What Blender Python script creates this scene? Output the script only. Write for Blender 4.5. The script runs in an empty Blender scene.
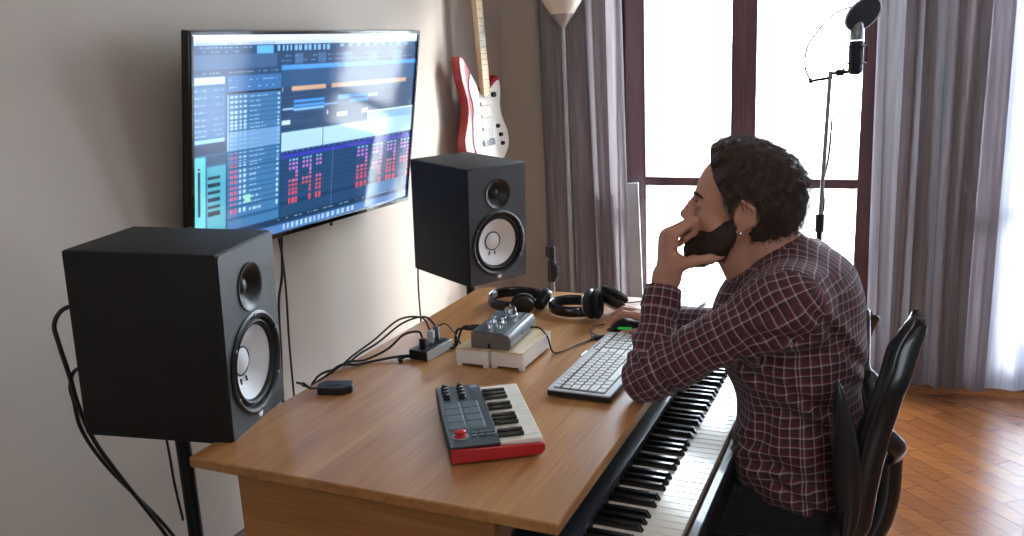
import bpy, bmesh, math, random
import numpy as np
from mathutils import Vector, Matrix, noise
random.seed(7); rng = np.random.default_rng(7)
PI = math.pi
sc = bpy.context.scene
COL = sc.collection

# ------------------------------------------------------------------ camera
def unit(v):
    v = np.array(v, float); return v / np.linalg.norm(v)
F = 888.0
Yv = unit([403, -235, F]); Dn = unit([167.8, 3641, F]); Xv = unit(np.cross(Dn, Yv))
if Xv[0] < 0: Xv = -Xv
Zv = -Dn; Yv = unit(np.cross(Zv, Xv))
RW = np.array([Xv, Yv, Zv])
cd = bpy.data.cameras.new('camera'); cam = bpy.data.objects.new('camera', cd); COL.objects.link(cam)
cd.sensor_width = 36; cd.lens = F / 1024 * 36; cd.clip_start = .05
r_, u_, b_ = RW @ [1, 0, 0], RW @ [0, -1, 0], RW @ [0, 0, -1]
cam.matrix_world = Matrix(((r_[0], u_[0], b_[0], 0), (r_[1], u_[1], b_[1], 0), (r_[2], u_[2], b_[2], 1.5), (0, 0, 0, 1)))
sc.camera = cam

# ------------------------------------------------------------------ light
WORLD_STRENGTH = 16
w = bpy.data.worlds.new('world'); sc.world = w; w.use_nodes = True
bg = w.node_tree.nodes['Background']; bg.inputs[0].default_value = (.78, .89, 1, 1); bg.inputs[1].default_value = WORLD_STRENGTH
def lamp(name, kind, loc, target, energy, color=(1, 1, 1), **kw):
    l = bpy.data.lights.new(name, kind); o = bpy.data.objects.new(name, l); COL.objects.link(o)
    o.location = loc; o.rotation_euler = (Vector(target) - Vector(loc)).to_track_quat('-Z', 'Y').to_euler()
    l.energy = energy; l.color = color
    for k, v in kw.items(): setattr(l, k, v)
    return o
sun = lamp('sun', 'SUN', (2.5, 7, 4), (2.5 - 2.05, 7 - 1.45, 4 - 1.15), 7.5, (1, .97, .95), angle=math.radians(12))
for nm, x0, x1 in (('portal_balcony_door', -1.24, -.10), ('portal_side_window', .32, 1.6)):
    p = lamp(nm, 'AREA', ((x0 + x1) / 2, 4.2, 1.3), ((x0 + x1) / 2, 0, 1.3), 1, shape='RECTANGLE', size=x1 - x0, size_y=2.3)
    p.data.cycles.is_portal = True
# added fill lights behind the camera and overhead
lamp('rear_fill', 'AREA', (.9, -1.42, 1.6), (-.3, 2.5, .9), 13, (.80, .90, 1), shape='RECTANGLE', size=1.3, size_y=1.2)
lamp('overhead_fill', 'AREA', (.3, .3, 2.6), (.3, .3, 0), 4, (1, .86, .7), shape='DISK', size=.5)
sc.view_settings.view_transform = 'Standard'; sc.view_settings.look = 'None'
sc.view_settings.gamma = 1; sc.view_settings.use_curve_mapping = False
sc.view_settings.exposure = 0.6

# ------------------------------------------------------------------ materials
def lin(c):
    if isinstance(c, str): c = [int(c[i:i + 2], 16) / 255 for i in (0, 2, 4)]
    return tuple(x / 12.92 if x <= .04045 else ((x + .055) / 1.055) ** 2.4 for x in c)
def mat(name, c, rough=.5, metal=0, nz=0, nscale=20, bump=0, bscale=60, emit=None, estr=0, coat=0, sheen=0, stretch=(1, 1, 1), spec=None):
    m = bpy.data.materials.new(name); m.use_nodes = True
    nt = m.node_tree; n = nt.nodes; b = n['Principled BSDF']; c = lin(c)
    b.inputs['Roughness'].default_value = rough; b.inputs['Metallic'].default_value = metal
    b.inputs['Coat Weight'].default_value = coat; b.inputs['Sheen Weight'].default_value = sheen
    if spec is not None: b.inputs['Specular IOR Level'].default_value = spec
    b.inputs['Base Color'].default_value = (*c, 1)
    tc = n.new('ShaderNodeTexCoord'); mp = n.new('ShaderNodeMapping'); mp.inputs['Scale'].default_value = stretch
    nt.links.new(tc.outputs['Object'], mp.inputs[0])
    t = n.new('ShaderNodeTexNoise'); t.inputs['Scale'].default_value = nscale; t.inputs['Detail'].default_value = 4
    nt.links.new(mp.outputs[0], t.inputs[0])
    r = n.new('ShaderNodeValToRGB'); r.color_ramp.elements[0].position = .3; r.color_ramp.elements[1].position = .7
    a = nz if nz else .03
    r.color_ramp.elements[0].color = (*[x * (1 - a) for x in c], 1); r.color_ramp.elements[1].color = (*[min(1, x * (1 + a)) for x in c], 1)
    nt.links.new(t.outputs[0], r.inputs[0]); nt.links.new(r.outputs[0], b.inputs['Base Color'])
    if bump:
        t2 = n.new('ShaderNodeTexNoise'); t2.inputs['Scale'].default_value = bscale; t2.inputs['Detail'].default_value = 3
        nt.links.new(mp.outputs[0], t2.inputs[0])
        bp = n.new('ShaderNodeBump'); bp.inputs['Strength'].default_value = bump; bp.inputs['Distance'].default_value = .002
        nt.links.new(t2.outputs[0], bp.inputs['Height']); nt.links.new(bp.outputs[0], b.inputs['Normal'])
    if emit is not None:
        b.inputs['Emission Color'].default_value = (*lin(emit), 1); b.inputs['Emission Strength'].default_value = estr
    return m
def wood(name, c1, c2, c3, axis='Y', rough=.35, scale=1.0, coat=.2):
    m = bpy.data.materials.new(name); m.use_nodes = True; nt = m.node_tree; n = nt.nodes; b = n['Principled BSDF']
    b.inputs['Roughness'].default_value = rough; b.inputs['Coat Weight'].default_value = coat; b.inputs['Coat Roughness'].default_value = .25
    tc = n.new('ShaderNodeTexCoord'); mp = n.new('ShaderNodeMapping')
    s = [9 * scale] * 3; s['XYZ'.index(axis)] = .8 * scale; mp.inputs['Scale'].default_value = s
    nt.links.new(tc.outputs['Object'], mp.inputs[0])
    t = n.new('ShaderNodeTexNoise'); t.inputs['Scale'].default_value = 2.2; t.inputs['Detail'].default_value = 7; t.inputs['Distortion'].default_value = .6
    nt.links.new(mp.outputs[0], t.inputs[0])
    r = n.new('ShaderNodeValToRGB'); e = r.color_ramp.elements
    e[0].position = .3; e[0].color = (*lin(c1), 1); e[1].position = .72; e[1].color = (*lin(c3), 1)
    x = e.new(.52); x.color = (*lin(c2), 1)
    nt.links.new(t.outputs[0], r.inputs[0])
    mp2 = n.new('ShaderNodeMapping'); s2 = [180 * scale] * 3; s2['XYZ'.index(axis)] = 5 * scale; mp2.inputs['Scale'].default_value = s2
    nt.links.new(tc.outputs['Object'], mp2.inputs[0])
    t2 = n.new('ShaderNodeTexNoise'); t2.inputs['Scale'].default_value = 1; t2.inputs['Detail'].default_value = 2
    nt.links.new(mp2.outputs[0], t2.inputs[0])
    mx = n.new('ShaderNodeMixRGB'); mx.blend_type = 'MULTIPLY'; mx.inputs[0].default_value = .35
    nt.links.new(r.outputs[0], mx.inputs[1]); nt.links.new(t2.outputs[1], mx.inputs[2]); mx.inputs[2].default_value = (1, 1, 1, 1)
    r2 = n.new('ShaderNodeValToRGB'); r2.color_ramp.elements[0].color = (.55, .5, .45, 1); r2.color_ramp.elements[0].position = .35; r2.color_ramp.elements[1].position = .6
    nt.links.new(t2.outputs[0], r2.inputs[0]); nt.links.new(r2.outputs[0], mx.inputs[2])
    nt.links.new(mx.outputs[0], b.inputs['Base Color'])
    return m
def cloth(name, c, trans, alpha=1.0):
    m = bpy.data.materials.new(name); m.use_nodes = True; nt = m.node_tree; n = nt.nodes; nt.nodes.remove(n['Principled BSDF']); out = n['Material Output']
    tc = n.new('ShaderNodeTexCoord'); mp = n.new('ShaderNodeMapping'); mp.inputs['Scale'].default_value = (1, 1, .04)
    nt.links.new(tc.outputs['Object'], mp.inputs[0])
    t = n.new('ShaderNodeTexNoise'); t.inputs['Scale'].default_value = 60; nt.links.new(mp.outputs[0], t.inputs[0])
    c = lin(c); r = n.new('ShaderNodeValToRGB'); r.color_ramp.elements[0].color = (*[x * .85 for x in c], 1); r.color_ramp.elements[1].color = (*[min(1, x * 1.12) for x in c], 1)
    r.color_ramp.elements[0].position = .35; r.color_ramp.elements[1].position = .65
    nt.links.new(t.outputs[0], r.inputs[0])
    d = n.new('ShaderNodeBsdfDiffuse'); tr = n.new('ShaderNodeBsdfTranslucent'); mix = n.new('ShaderNodeMixShader'); mix.inputs[0].default_value = trans
    nt.links.new(r.outputs[0], d.inputs[0]); nt.links.new(r.outputs[0], tr.inputs[0])
    nt.links.new(d.outputs[0], mix.inputs[1]); nt.links.new(tr.outputs[0], mix.inputs[2])
    if alpha < 1:
        tp = n.new('ShaderNodeBsdfTransparent'); m2 = n.new('ShaderNodeMixShader'); m2.inputs[0].default_value = alpha
        nt.links.new(tp.outputs[0], m2.inputs[1]); nt.links.new(mix.outputs[0], m2.inputs[2]); nt.links.new(m2.outputs[0], out.inputs[0])
    else: nt.links.new(mix.outputs[0], out.inputs[0])
    return m
def glass(name):
    m = bpy.data.materials.new(name); m.use_nodes = True; nt = m.node_tree; n = nt.nodes; nt.nodes.remove(n['Principled BSDF'])
    tp = n.new('ShaderNodeBsdfTransparent'); gl = n.new('ShaderNodeBsdfGlossy'); gl.inputs['Roughness'].default_value = .02
    fr = n.new('ShaderNodeLayerWeight'); pw = n.new('ShaderNodeMath'); pw.operation = 'POWER'; pw.inputs[1].default_value = 5; nt.links.new(fr.outputs['Facing'], pw.inputs[0]); ma = n.new('ShaderNodeMath'); ma.operation = 'MULTIPLY_ADD'; ma.inputs[1].default_value = .9; ma.inputs[2].default_value = .04; nt.links.new(pw.outputs[0], ma.inputs[0]); mx = n.new('ShaderNodeMixShader')
    tp.inputs[0].default_value = (.97, .98, .98, 1)
    nt.links.new(ma.outputs[0], mx.inputs[0]); nt.links.new(tp.outputs[0], mx.inputs[1]); nt.links.new(gl.outputs[0], mx.inputs[2])
    nt.links.new(mx.outputs[0], n['Material Output'].inputs[0]); return m

M = dict(
    wall=mat('wall_plaster', 'b9aea3', .85, nz=.03, nscale=3, bump=.25, bscale=250),
    wall_far=mat('far_wall_plaster', 'bdb2a6', .85, nz=.03, nscale=3, bump=.25, bscale=250),
    ceil=mat('ceiling_white', 'e6e2dc', .9),
    frame=wood('brown_window_paint', '5c424a', '674a53', '70525b', 'Z', .4),
    glass=glass('window_glass'),
    curtain=cloth('grey_curtain', '968f95', .33), sheer=cloth('sheer_curtain', 'd3d9ea', .45, .86),
    deck=wood('balcony_deck', 'cfc8bf', 'dad4cc', 'e2ddd6', 'Y', .6), white_ext=mat('white_render_outside', 'eeeeea', .8),
    desk=wood('desk_beech_veneer', 'a87345', 'ba8552', 'c8965f', 'Y', .33, 1.0, .25),
    desk_edge=wood('desk_edge_strip', '9c6a3c', 'ab7745', 'b78450', 'X', .4),
    black=mat('black_plastic', '17181b', .42), black_matt=mat('black_vinyl', '0c0c0e', .62, bump=.5, bscale=500),
    baffle=mat('baffle_dark_grey', '303338', .5, bump=.4, bscale=600), rubber=mat('rubber', '0e0f11', .6),
    cone=mat('white_cone', 'd9dcdf', .6, nz=.03), blackgloss=mat('gloss_black', '0c0d10', .15, coat=.5),
    grey=mat('grey_metal', '8d9196', .35, .8), chrome=mat('chrome', 'c8ccd0', .15, 1), darkmetal=mat('dark_metal', '26282b', .4, .6),
    silver=mat('silver_plastic', 'c5cbd3', .35), white=mat('white_plastic', 'eceef0', .35), keywhite=mat('ivory_keys', 'f0ede4', .25, coat=.3),
    keyblack=mat('black_keys', '101114', .25, coat=.4), red=mat('red_plastic', 'b8121f', .3, coat=.3), redgtr=mat('guitar_red', '9c1a22', .25, coat=.6),
    gtrwhite=mat('pickguard_white', 'f3efe8', .3, coat=.3), maple=wood('maple_neck', 'd8b98c', 'e4caa0', 'edd8b4', 'Z', .3),
    bluegrey=mat('blue_black_panel', '27323f', .35, coat=.3), pad=mat('pad_rubber', '51646f', .5), padline=mat('pad_line', '8fa0aa', .5),
    boxwhite=mat('white_painted_wood', 'f4f0ea', .5, nz=.05), boxtop=wood('pale_wood_top', 'cbb28c', 'd8c19c', 'e0ccaa', 'Y', .5),
    paper=mat('paper', 'f4f4f2', .7), green=mat('green_accent', '27c04a', .4, emit='27c04a', estr=.25), orange=mat('orange_led', 'ffb060', .4),
    iface_top=mat('interface_top', '394753', .35), iface=mat('interface_grey', '77797c', .35, .4),
    lampshade=mat('lamp_shade', 'd6cdbd', .5), lampmetal=mat('lamp_metal', 'a5a6a6', .3, .6),
    trouser=mat('black_trousers', '0d0e12', .85, bump=.4, bscale=90, sheen=.2), shoe=mat('shoe_leather', '15120f', .5),
    skin=mat('skin', 'c48f7a', .5, nz=.07, nscale=35, bump=.15, bscale=300), hair=mat('brown_hair', '38231a', .55, nz=.35, nscale=60, bump=.8, bscale=120, sheen=.15, stretch=(1, 1, .35)),
    beard=mat('brown_beard', '2e1d15', .65, nz=.35, nscale=150, bump=1.0, bscale=260), lip=mat('lips', 'a4655a', .45), eyew=mat('eye_white', 'a39a94', .2), iris=mat('iris', '2a1a10', .1),
    mesh=mat('chair_mesh', '111317', .8, bump=.6, bscale=400), chairframe=mat('chair_frame', '141a22', .28, coat=.5), seatf=mat('seat_fabric', '141519', .9, bump=.4, bscale=300),
    cable=mat('cable_rubber', '101113', .45), gold=mat('brass', 'b48a4a', .3, .9), board=mat('pale_board', 'b9bec0', .7),
)
# parquet floor
def parquet():
    m = bpy.data.materials.new('parquet'); m.use_nodes = True; nt = m.node_tree; n = nt.nodes; b = n['Principled BSDF']
    b.inputs['Roughness'].default_value = .24; b.inputs['Coat Weight'].default_value = .5; b.inputs['Coat Roughness'].default_value = .12
    tc = n.new('ShaderNodeTexCoord'); mp = n.new('ShaderNodeMapping'); mp.inputs['Rotation'].default_value = (0, 0, math.radians(45))
    nt.links.new(tc.outputs['Object'], mp.inputs[0])
    br = n.new('ShaderNodeTexBrick'); br.inputs['Scale'].default_value = 1; br.inputs['Brick Width'].default_value = .42; br.inputs['Row Height'].default_value = .07
    br.inputs['Mortar Size'].default_value = .0012; br.inputs['Color1'].default_value = (*lin('88512a'), 1); br.inputs['Color2'].default_value = (*lin('9a6030'), 1); br.inputs['Mortar'].default_value = (*lin('5e371b'), 1)
    nt.links.new(mp.outputs[0], br.inputs[0])
    mp2 = n.new('ShaderNodeMapping'); mp2.inputs['Rotation'].default_value = (0, 0, math.radians(45)); mp2.inputs['Scale'].default_value = (3, 40, 1)
    nt.links.new(tc.outputs['Object'], mp2.inputs[0]); t = n.new('ShaderNodeTexNoise'); t.inputs['Scale'].default_value = 1.5; t.inputs['Detail'].default_value = 5; nt.links.new(mp2.outputs[0], t.inputs[0])
    r = n.new('ShaderNodeValToRGB'); r.color_ramp.elements[0].color = (.5, .45, .4, 1); r.color_ramp.elements[0].position = .3; r.color_ramp.elements[1].position = .65; nt.links.new(t.outputs[0], r.inputs[0])
    mx = n.new('ShaderNodeMixRGB'); mx.blend_type = 'MULTIPLY'; mx.inputs[0].default_value = .6
    nt.links.new(br.outputs[0], mx.inputs[1]); nt.links.new(r.outputs[0], mx.inputs[2]); nt.links.new(mx.outputs[0], b.inputs['Base Color'])
    return m
# woven check shirt, drawn on the cloth's own coordinates (metres)
def plaid():
    m = bpy.data.materials.new('plaid_cloth'); m.use_nodes = True; nt = m.node_tree; n = nt.nodes; b = n['Principled BSDF']; L = nt.links.new
    b.inputs['Roughness'].default_value = .85; b.inputs['Sheen Weight'].default_value = .08
    uv = n.new('ShaderNodeUVMap'); uv.uv_map = 'UVMap'; sp = n.new('ShaderNodeSeparateXYZ'); L(uv.outputs[0], sp.inputs[0])
    def math_(op, a, b2=None):
        x = n.new('ShaderNodeMath'); x.operation = op
        for i, v in enumerate((a, b2)):
            if v is None: continue
            if isinstance(v, (int, float)): x.inputs[i].default_value = v
            else: L(v, x.inputs[i])
        return x.outputs[0]
    def stripe(c, period, width, off=0.0):
        f = math_('FRACT', math_('ADD', math_('DIVIDE', c, period), off))
        return math_('LESS_THAN', f, width / period)
    P = .0198
    base = lin('52262f'); navy = lin('23222f'); wht = lin('c9b3b4'); red = lin('7a3140')
    def mixc(fac, c1, c2):
        x = n.new('ShaderNodeMixRGB')
        L(fac, x.inputs[0])
        for i, v in ((1, c1), (2, c2)):
            if isinstance(v, tuple): x.inputs[i].default_value = (*v, 1)
            else: L(v, x.inputs[i])
        return x.outputs[0]
    u, v = sp.outputs[0], sp.outputs[1]
    nv = math_('MULTIPLY', math_('ADD', stripe(u, P, P * .38, .3), stripe(v, P, P * .38, .3)), .42)
    c = mixc(nv, base, navy)
    rd = math_('MULTIPLY', math_('ADD', stripe(u, P, .002, .80), stripe(v, P, .002, .80)), .4)
    c = mixc(rd, c, red)
    wl = math_('MULTIPLY', math_('ADD', stripe(u, P, .0027), stripe(v, P, .0027)), .42)
    c = mixc(math_('MINIMUM', wl, 1), c, wht)
    L(c, b.inputs['Base Color'])
    tc = n.new('ShaderNodeTexCoord'); t2 = n.new('ShaderNodeTexNoise'); t2.inputs['Scale'].default_value = 28; t2.inputs['Detail'].default_value = 3; L(tc.outputs['Object'], t2.inputs[0])
    bp = n.new('ShaderNodeBump'); bp.inputs['Strength'].default_value = .5; bp.inputs['Distance'].default_value = .008; L(t2.outputs[0], bp.inputs['Height']); L(bp.outputs[0], b.inputs['Normal'])
    return m
M['floor'] = parquet(); M['plaid'] = plaid()

# ------------------------------------------------------------------ mesh tools
def frame_of(d):
    d = Vector(d).normalized(); a = Vector((0, 0, 1)) if abs(d.z) < .9 else Vector((1, 0, 0))
    x = a.cross(d).normalized(); return x, d.cross(x), d
class MB:
    def __init__(s): s.v = []; s.f = []; s.m = []; s.mi = 0
    def add(s, vs, fs):
        o = len(s.v); s.v += [tuple(v) for v in vs]; s.f += [tuple(o + i for i in f) for f in fs]; s.m += [s.mi] * len(fs); return s
    def box(s, c, d, rz=0, mtx=None):
        hx, hy, hz = d[0] / 2, d[1] / 2, d[2] / 2; vs = []
        for x, y, z in ((-1, -1, -1), (1, -1, -1), (1, 1, -1), (-1, 1, -1), (-1, -1, 1), (1, -1, 1), (1, 1, 1), (-1, 1, 1)):
            p = Vector((x * hx, y * hy, z * hz))
            if rz: p = Matrix.Rotation(rz, 3, 'Z') @ p
            if mtx: p = mtx @ p
            vs.append(p + Vector(c))
        return s.add(vs, [(0, 3, 2, 1), (4, 5, 6, 7), (0, 1, 5, 4), (1, 2, 6, 5), (2, 3, 7, 6), (3, 0, 4, 7)])
    def tube(s, pts, r, n=10, flat=None, cap=True):
        pts = [Vector(p) for p in pts]; N = len(pts); rs = r if isinstance(r, (list, tuple)) else [r] * N
        vs = []; px = None
        for i, p in enumerate(pts):
            d = (pts[min(i + 1, N - 1)] - pts[max(i - 1, 0)]).normalized()
            if px is None: x, y, _ = frame_of(d)
            else:
                x = (px - d * px.dot(d)).normalized(); y = d.cross(x)
            px = x
            for k in range(n):
                a = 2 * PI * k / n; q = x * math.cos(a) * rs[i] + y * math.sin(a) * rs[i] * (flat or 1)
                vs.append(p + q)
        fs = [(i * n + k, i * n + (k + 1) % n, (i + 1) * n + (k + 1) % n, (i + 1) * n + k) for i in range(N - 1) for k in range(n)]
        if cap: fs += [tuple(range(n))[::-1], tuple((N - 1) * n + k for k in range(n))]
        return s.add(vs, fs)
    def cyl(s, p0, p1, r0, r1=None, n=20): return s.tube([p0, p1], [r0, r0 if r1 is None else r1], n)
    def lathe(s, c, axis, prof, n=32, caps=True):           # prof: (radius, height along the axis)
        x, y, d = frame_of(axis); c = Vector(c); vs = []; N = len(prof)
        for r, h in prof:
            for k in range(n):
                a = 2 * PI * k / n; vs.append(c + d * h + x * math.cos(a) * r + y * math.sin(a) * r)
        fs = [(i * n + k, i * n + (k + 1) % n, (i + 1) * n + (k + 1) % n, (i + 1) * n + k) for i in range(N - 1) for k in range(n)]
        if caps and prof[0][0] > 1e-5: fs.append(tuple(range(n))[::-1])
        if caps and prof[-1][0] > 1e-5: fs.append(tuple((N - 1) * n + k for k in range(n)))
        return s.add(vs, fs)
    def prism(s, outline, z0, z1, mtx=None):
        n = len(outline); vs = [Vector((x, y, z0)) for x, y in outline] + [Vector((x, y, z1)) for x, y in outline]
        if mtx: vs = [mtx @ v for v in vs]
        return s.add(vs, [tuple(range(n))[::-1], tuple(range(n, 2 * n))] + [(k, (k + 1) % n, n + (k + 1) % n, n + k) for k in range(n)])
    def grid(s, fn, nu, nv, closed_u=False):
        vs = [fn(i / (nu if closed_u else nu - 1), j / (nv - 1)) for j in range(nv) for i in range(nu)]
        fs = []
        for j in range(nv - 1):
            for i in range(nu if closed_u else nu - 1):
                i2 = (i + 1) % nu; fs.append((j * nu + i, j * nu + i2, (j + 1) * nu + i2, (j + 1) * nu + i))
        return s.add(vs, fs)
    def build(s, name, mats, parent=None, bevel=0, seg=2, ang=35, smooth=True, solid=0, sub=0, loc=None):
        me = bpy.data.meshes.new(name); me.from_pydata(s.v, [], s.f); me.update()
        for mm in (mats if isinstance(mats, (list, tuple)) else [mats]): me.materials.append(mm)
        me.polygons.foreach_set('material_index', s.m)
        bm = bmesh.new(); bm.from_mesh(me); bmesh.ops.remove_doubles(bm, verts=bm.verts, dist=1e-6); bmesh.ops.recalc_face_normals(bm, faces=bm.faces); bm.to_mesh(me); bm.free()
        if smooth:
            me.polygons.foreach_set('use_smooth', [True] * len(me.polygons)); me.set_sharp_from_angle(angle=math.radians(ang))
        o = bpy.data.objects.new(name, me); COL.objects.link(o)
        if parent: o.parent = parent
        if loc: o.location = loc
        if solid:
            md = o.modifiers.new('solid', 'SOLIDIFY'); md.thickness = solid; md.offset = 0
        if bevel:
            md = o.modifiers.new('bevel', 'BEVEL'); md.width = bevel; md.segments = seg; md.limit_method = 'ANGLE'; md.angle_limit = math.radians(40)
        if sub:
            md = o.modifiers.new('sub', 'SUBSURF'); md.levels = sub; md.render_levels = sub
        return o
def cut(o, cutter_mb):
    """saw a shape out of o and keep the result as plain mesh"""
    c = cutter_mb.build('cutter', M['black']); c.parent = o.parent
    md = o.modifiers.new('bool', 'BOOLEAN'); md.object = c; md.operation = 'DIFFERENCE'; md.solver = 'EXACT'
    bpy.context.view_layer.update(); dg = bpy.context.evaluated_depsgraph_get()
    me = bpy.data.meshes.new_from_object(o.evaluated_get(dg)); o.modifiers.clear(); o.data = me
    bpy.data.objects.remove(c)
    me.polygons.foreach_set('use_smooth', [True] * len(me.polygons)); me.set_sharp_from_angle(angle=math.radians(35))
def thing(name, label, cat, loc=(0, 0, 0), rz=0, group=None, ry=0):
    o = bpy.data.objects.new(name, None); COL.objects.link(o); o.location = loc; o.rotation_euler = (0, ry, rz); o.empty_display_size = .05
    return tag(o, label, cat, group)
def tag(o, label, cat, group=None, kind=None):
    o['label'] = label; o['category'] = cat
    if group: o['group'] = group
    if kind: o['kind'] = kind
    return o
def struct(o, label=None): 
    o['kind'] = 'structure'
    if label: o['label'] = label
    return o
def plabel(o, t): o['label'] = t; return o
def spline(ctrl, n=12):
    """Catmull-Rom through the control points"""
    P = [Vector(p) for p in ctrl]; P = [P[0] * 2 - P[1]] + P + [P[-1] * 2 - P[-2]]; out = []
    for i in range(1, len(P) - 2):
        a, b, c, d = P[i - 1:i + 3]
        for k in range(n):
            t = k / n; out.append(.5 * ((2 * b) + (c - a) * t + (2 * a - 5 * b + 4 * c - d) * t * t + (3 * b - a - 3 * c + d) * t ** 3))
    out.append(P[-2]); return out

# ================================================================== SETTING
WX, FY, RX, BY, CH = -1.86, 4.10, 2.6, -1.5, 2.7
def slab(name, x0, x1, y0, y1, z0, z1, m, label, bevel=0):
    return struct(MB().box(((x0 + x1) / 2, (y0 + y1) / 2, (z0 + z1) / 2), (x1 - x0, y1 - y0, z1 - z0)).build(name, m, smooth=False, bevel=bevel), label)
slab('floor', WX - .1, RX + .1, BY - .1, FY + .12, -.1, 0, M['floor'], 'glossy orange-brown parquet floor')
slab('ceiling', WX - .1, RX + .1, BY - .1, FY + .12, CH, CH + .1, M['ceil'], 'white ceiling')
slab('wall_left', WX - .1, WX, BY - .1, FY + .12, 0, CH, M['wall'], 'beige plaster wall behind the screen')
slab('wall_right', RX, RX + .1, BY - .1, FY + .12, 0, CH, M['wall'], 'beige plaster wall right of the room')
slab('wall_back', WX, RX, BY - .1, BY, 0, CH, M['wall'], 'beige wall behind the viewer')
o = MB()
for x0, x1, z0, z1 in ((WX, -1.29, 0, CH), (-1.29, -.06, 2.45, CH), (-.06, .30, 0, CH), (.30, 1.65, 2.45, CH), (1.65, RX, 0, CH)):
    o.box(((x0 + x1) / 2, FY + .06, (z0 + z1) / 2), (x1 - x0, .12, z1 - z0))
struct(o.build('wall_far', M['wall_far'], smooth=False), 'beige plaster wall around the balcony doors')
slab('baseboard_left', WX, WX + .015, BY, FY, 0, .07, M['frame'], 'brown baseboard under the screen wall')

def balcony_door(name, x0, x1, mull, label):
    root = thing(name, label, 'window'); root['kind'] = 'structure'
    del root['category']
    y = FY + .05; fr = MB()
    fr.box(((x0 + .025), y, 1.225), (.05, .12, 2.45)); fr.box((x1 - .025, y, 1.225), (.05, .12, 2.45)); fr.box(((x0 + x1) / 2, y, 2.425), (x1 - x0 - .1, .12, .05)); fr.box(((x0 + x1) / 2, y, .02), (x1 - x0 - .1, .12, .04))
    fr.build('door_frame', M['frame'], root, bevel=.004)
    for a, b in ((x0 + .05, mull), (mull, x1 - .05)):
        s = MB(); sw = .055 if a != mull else .055
        l = .10 if a == x0 + .05 else .056; rr = .056 if a == x0 + .05 else .085
        s.box((a + l / 2, y, 1.22), (l - .001, .06, 2.34)); s.box((b - rr / 2, y, 1.22), (rr - .001, .06, 2.34))
        for z, h in ((.12, .16), (.868, .042), (2.34, .1)): s.box(((a + l + b - rr) / 2, y, z), (b - rr - a - l, .05, h))
        sash = s.build('sash', M['frame'], root, bevel=.004)
        for z0, z1 in ((.2, .847), (.889, 2.29)):
            g = MB().box(((a + l + b - rr) / 2, y, (z0 + z1) / 2), (b - rr - a - l, .004, z1 - z0)).build('window_pane', M['glass'], sash, smooth=False)
    return root
balcony_door('window_1', -1.29, -.06, -.688, 'brown wooden balcony door with bright panes behind the man')
balcony_door('window_2', .30, 1.65, 1.02, 'balcony door behind the sheer curtain at the right edge')
# balcony outside
slab('floor_balcony', -3, 3.4, FY + .12, 5.86, -.12, -.02, M['deck'], 'pale boarded balcony floor outside the door')
slab('wall_balcony_parapet', -3, 3.4, 5.86, 5.98, -.1, .92, M['white_ext'], 'white balcony parapet outside the door')
# curtains
def curtain(name, label, x0, x1, y, folds, amp, m, x0b=None, x1b=None, z0=.03, z1=2.55, ph=0, group=None, cat='curtain'):
    x0b = x0 if x0b is None else x0b; x1b = x1 if x1b is None else x1b
    root = thing(name, label, cat, ((x0 + x1) / 2, y, 0), group=group); cx = (x0 + x1) / 2
    def fn(u, v):
        z = z0 + (z1 - z0) * v
        a = x0b + (x0 - x0b) * v; b = x1b + (x1 - x1b) * v
        t = u * folds * 2 * PI + ph + .5 * math.sin(v * 3 + u * 9) + .6 * math.sin(u * 17 + ph)
        A = amp * (.55 + .45 * math.sin(u * 23 + 1.3 * ph + v)) * (1.1 - .3 * v)
        return (a + (b - a) * u + .25 * A * math.sin(2 * t) - cx, A * math.sin(t), z)
    MB().grid(fn, 60 * max(2, folds // 2), 24).build('cloth_panel', m, root, ang=80)
    hd = MB().box(((x0 + x1) / 2 - cx, 0, z1 + .01), (x1 - x0, .02, .05)).build('header_tape', m, root)
    rg = MB()
    for k in range(7):
        rg = MB(); x = x0 + .03 + (x1 - x0 - .06) * k / 6 - cx; rg.tube([(x + 0, .016 * math.cos(t), z1 + .062 + .016 * math.sin(t)) for t in [i * PI / 6 for i in range(13)]], .0025, 6)
        rg.build('ring', M['darkmetal'], root)
    return root
curtain('curtain', 'grey-mauve curtain gathered left of the balcony door behind the floor lamp', -1.63, -1.215, 3.97, 4, .042, M['curtain'], -1.60, -1.17)
curtain('curtain', 'wide grey curtain hanging right of the balcony door behind the chair', -.145, .345, 3.96, 6, .042, M['curtain'], -.115, .345, ph=1)
curtain('sheer_curtain', 'white sheer curtain glowing at the right edge of the photo', .31, 1.5, 4.01, 12, .03, M['sheer'], .31, 1.5, ph=2.2)
rod = MB().cyl((-1.8, 3.99, 2.60), (1.75, 3.99, 2.60), .011).build('curtain_rod', M['darkmetal']); tag(rod, 'dark metal curtain rod running above both balcony doors', 'curtain rod')
bd = MB().box((0, 0, .43), (.10, .012, .86)).build('canvas_board', M['board'], bevel=.002); bd.location = (-1.175, 4.03, .01); bd.rotation_euler = (math.radians(-1), math.radians(-2), math.radians(4))
tag(bd, 'pale narrow board leaning against the brown door frame beside the curtain', 'board')

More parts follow.
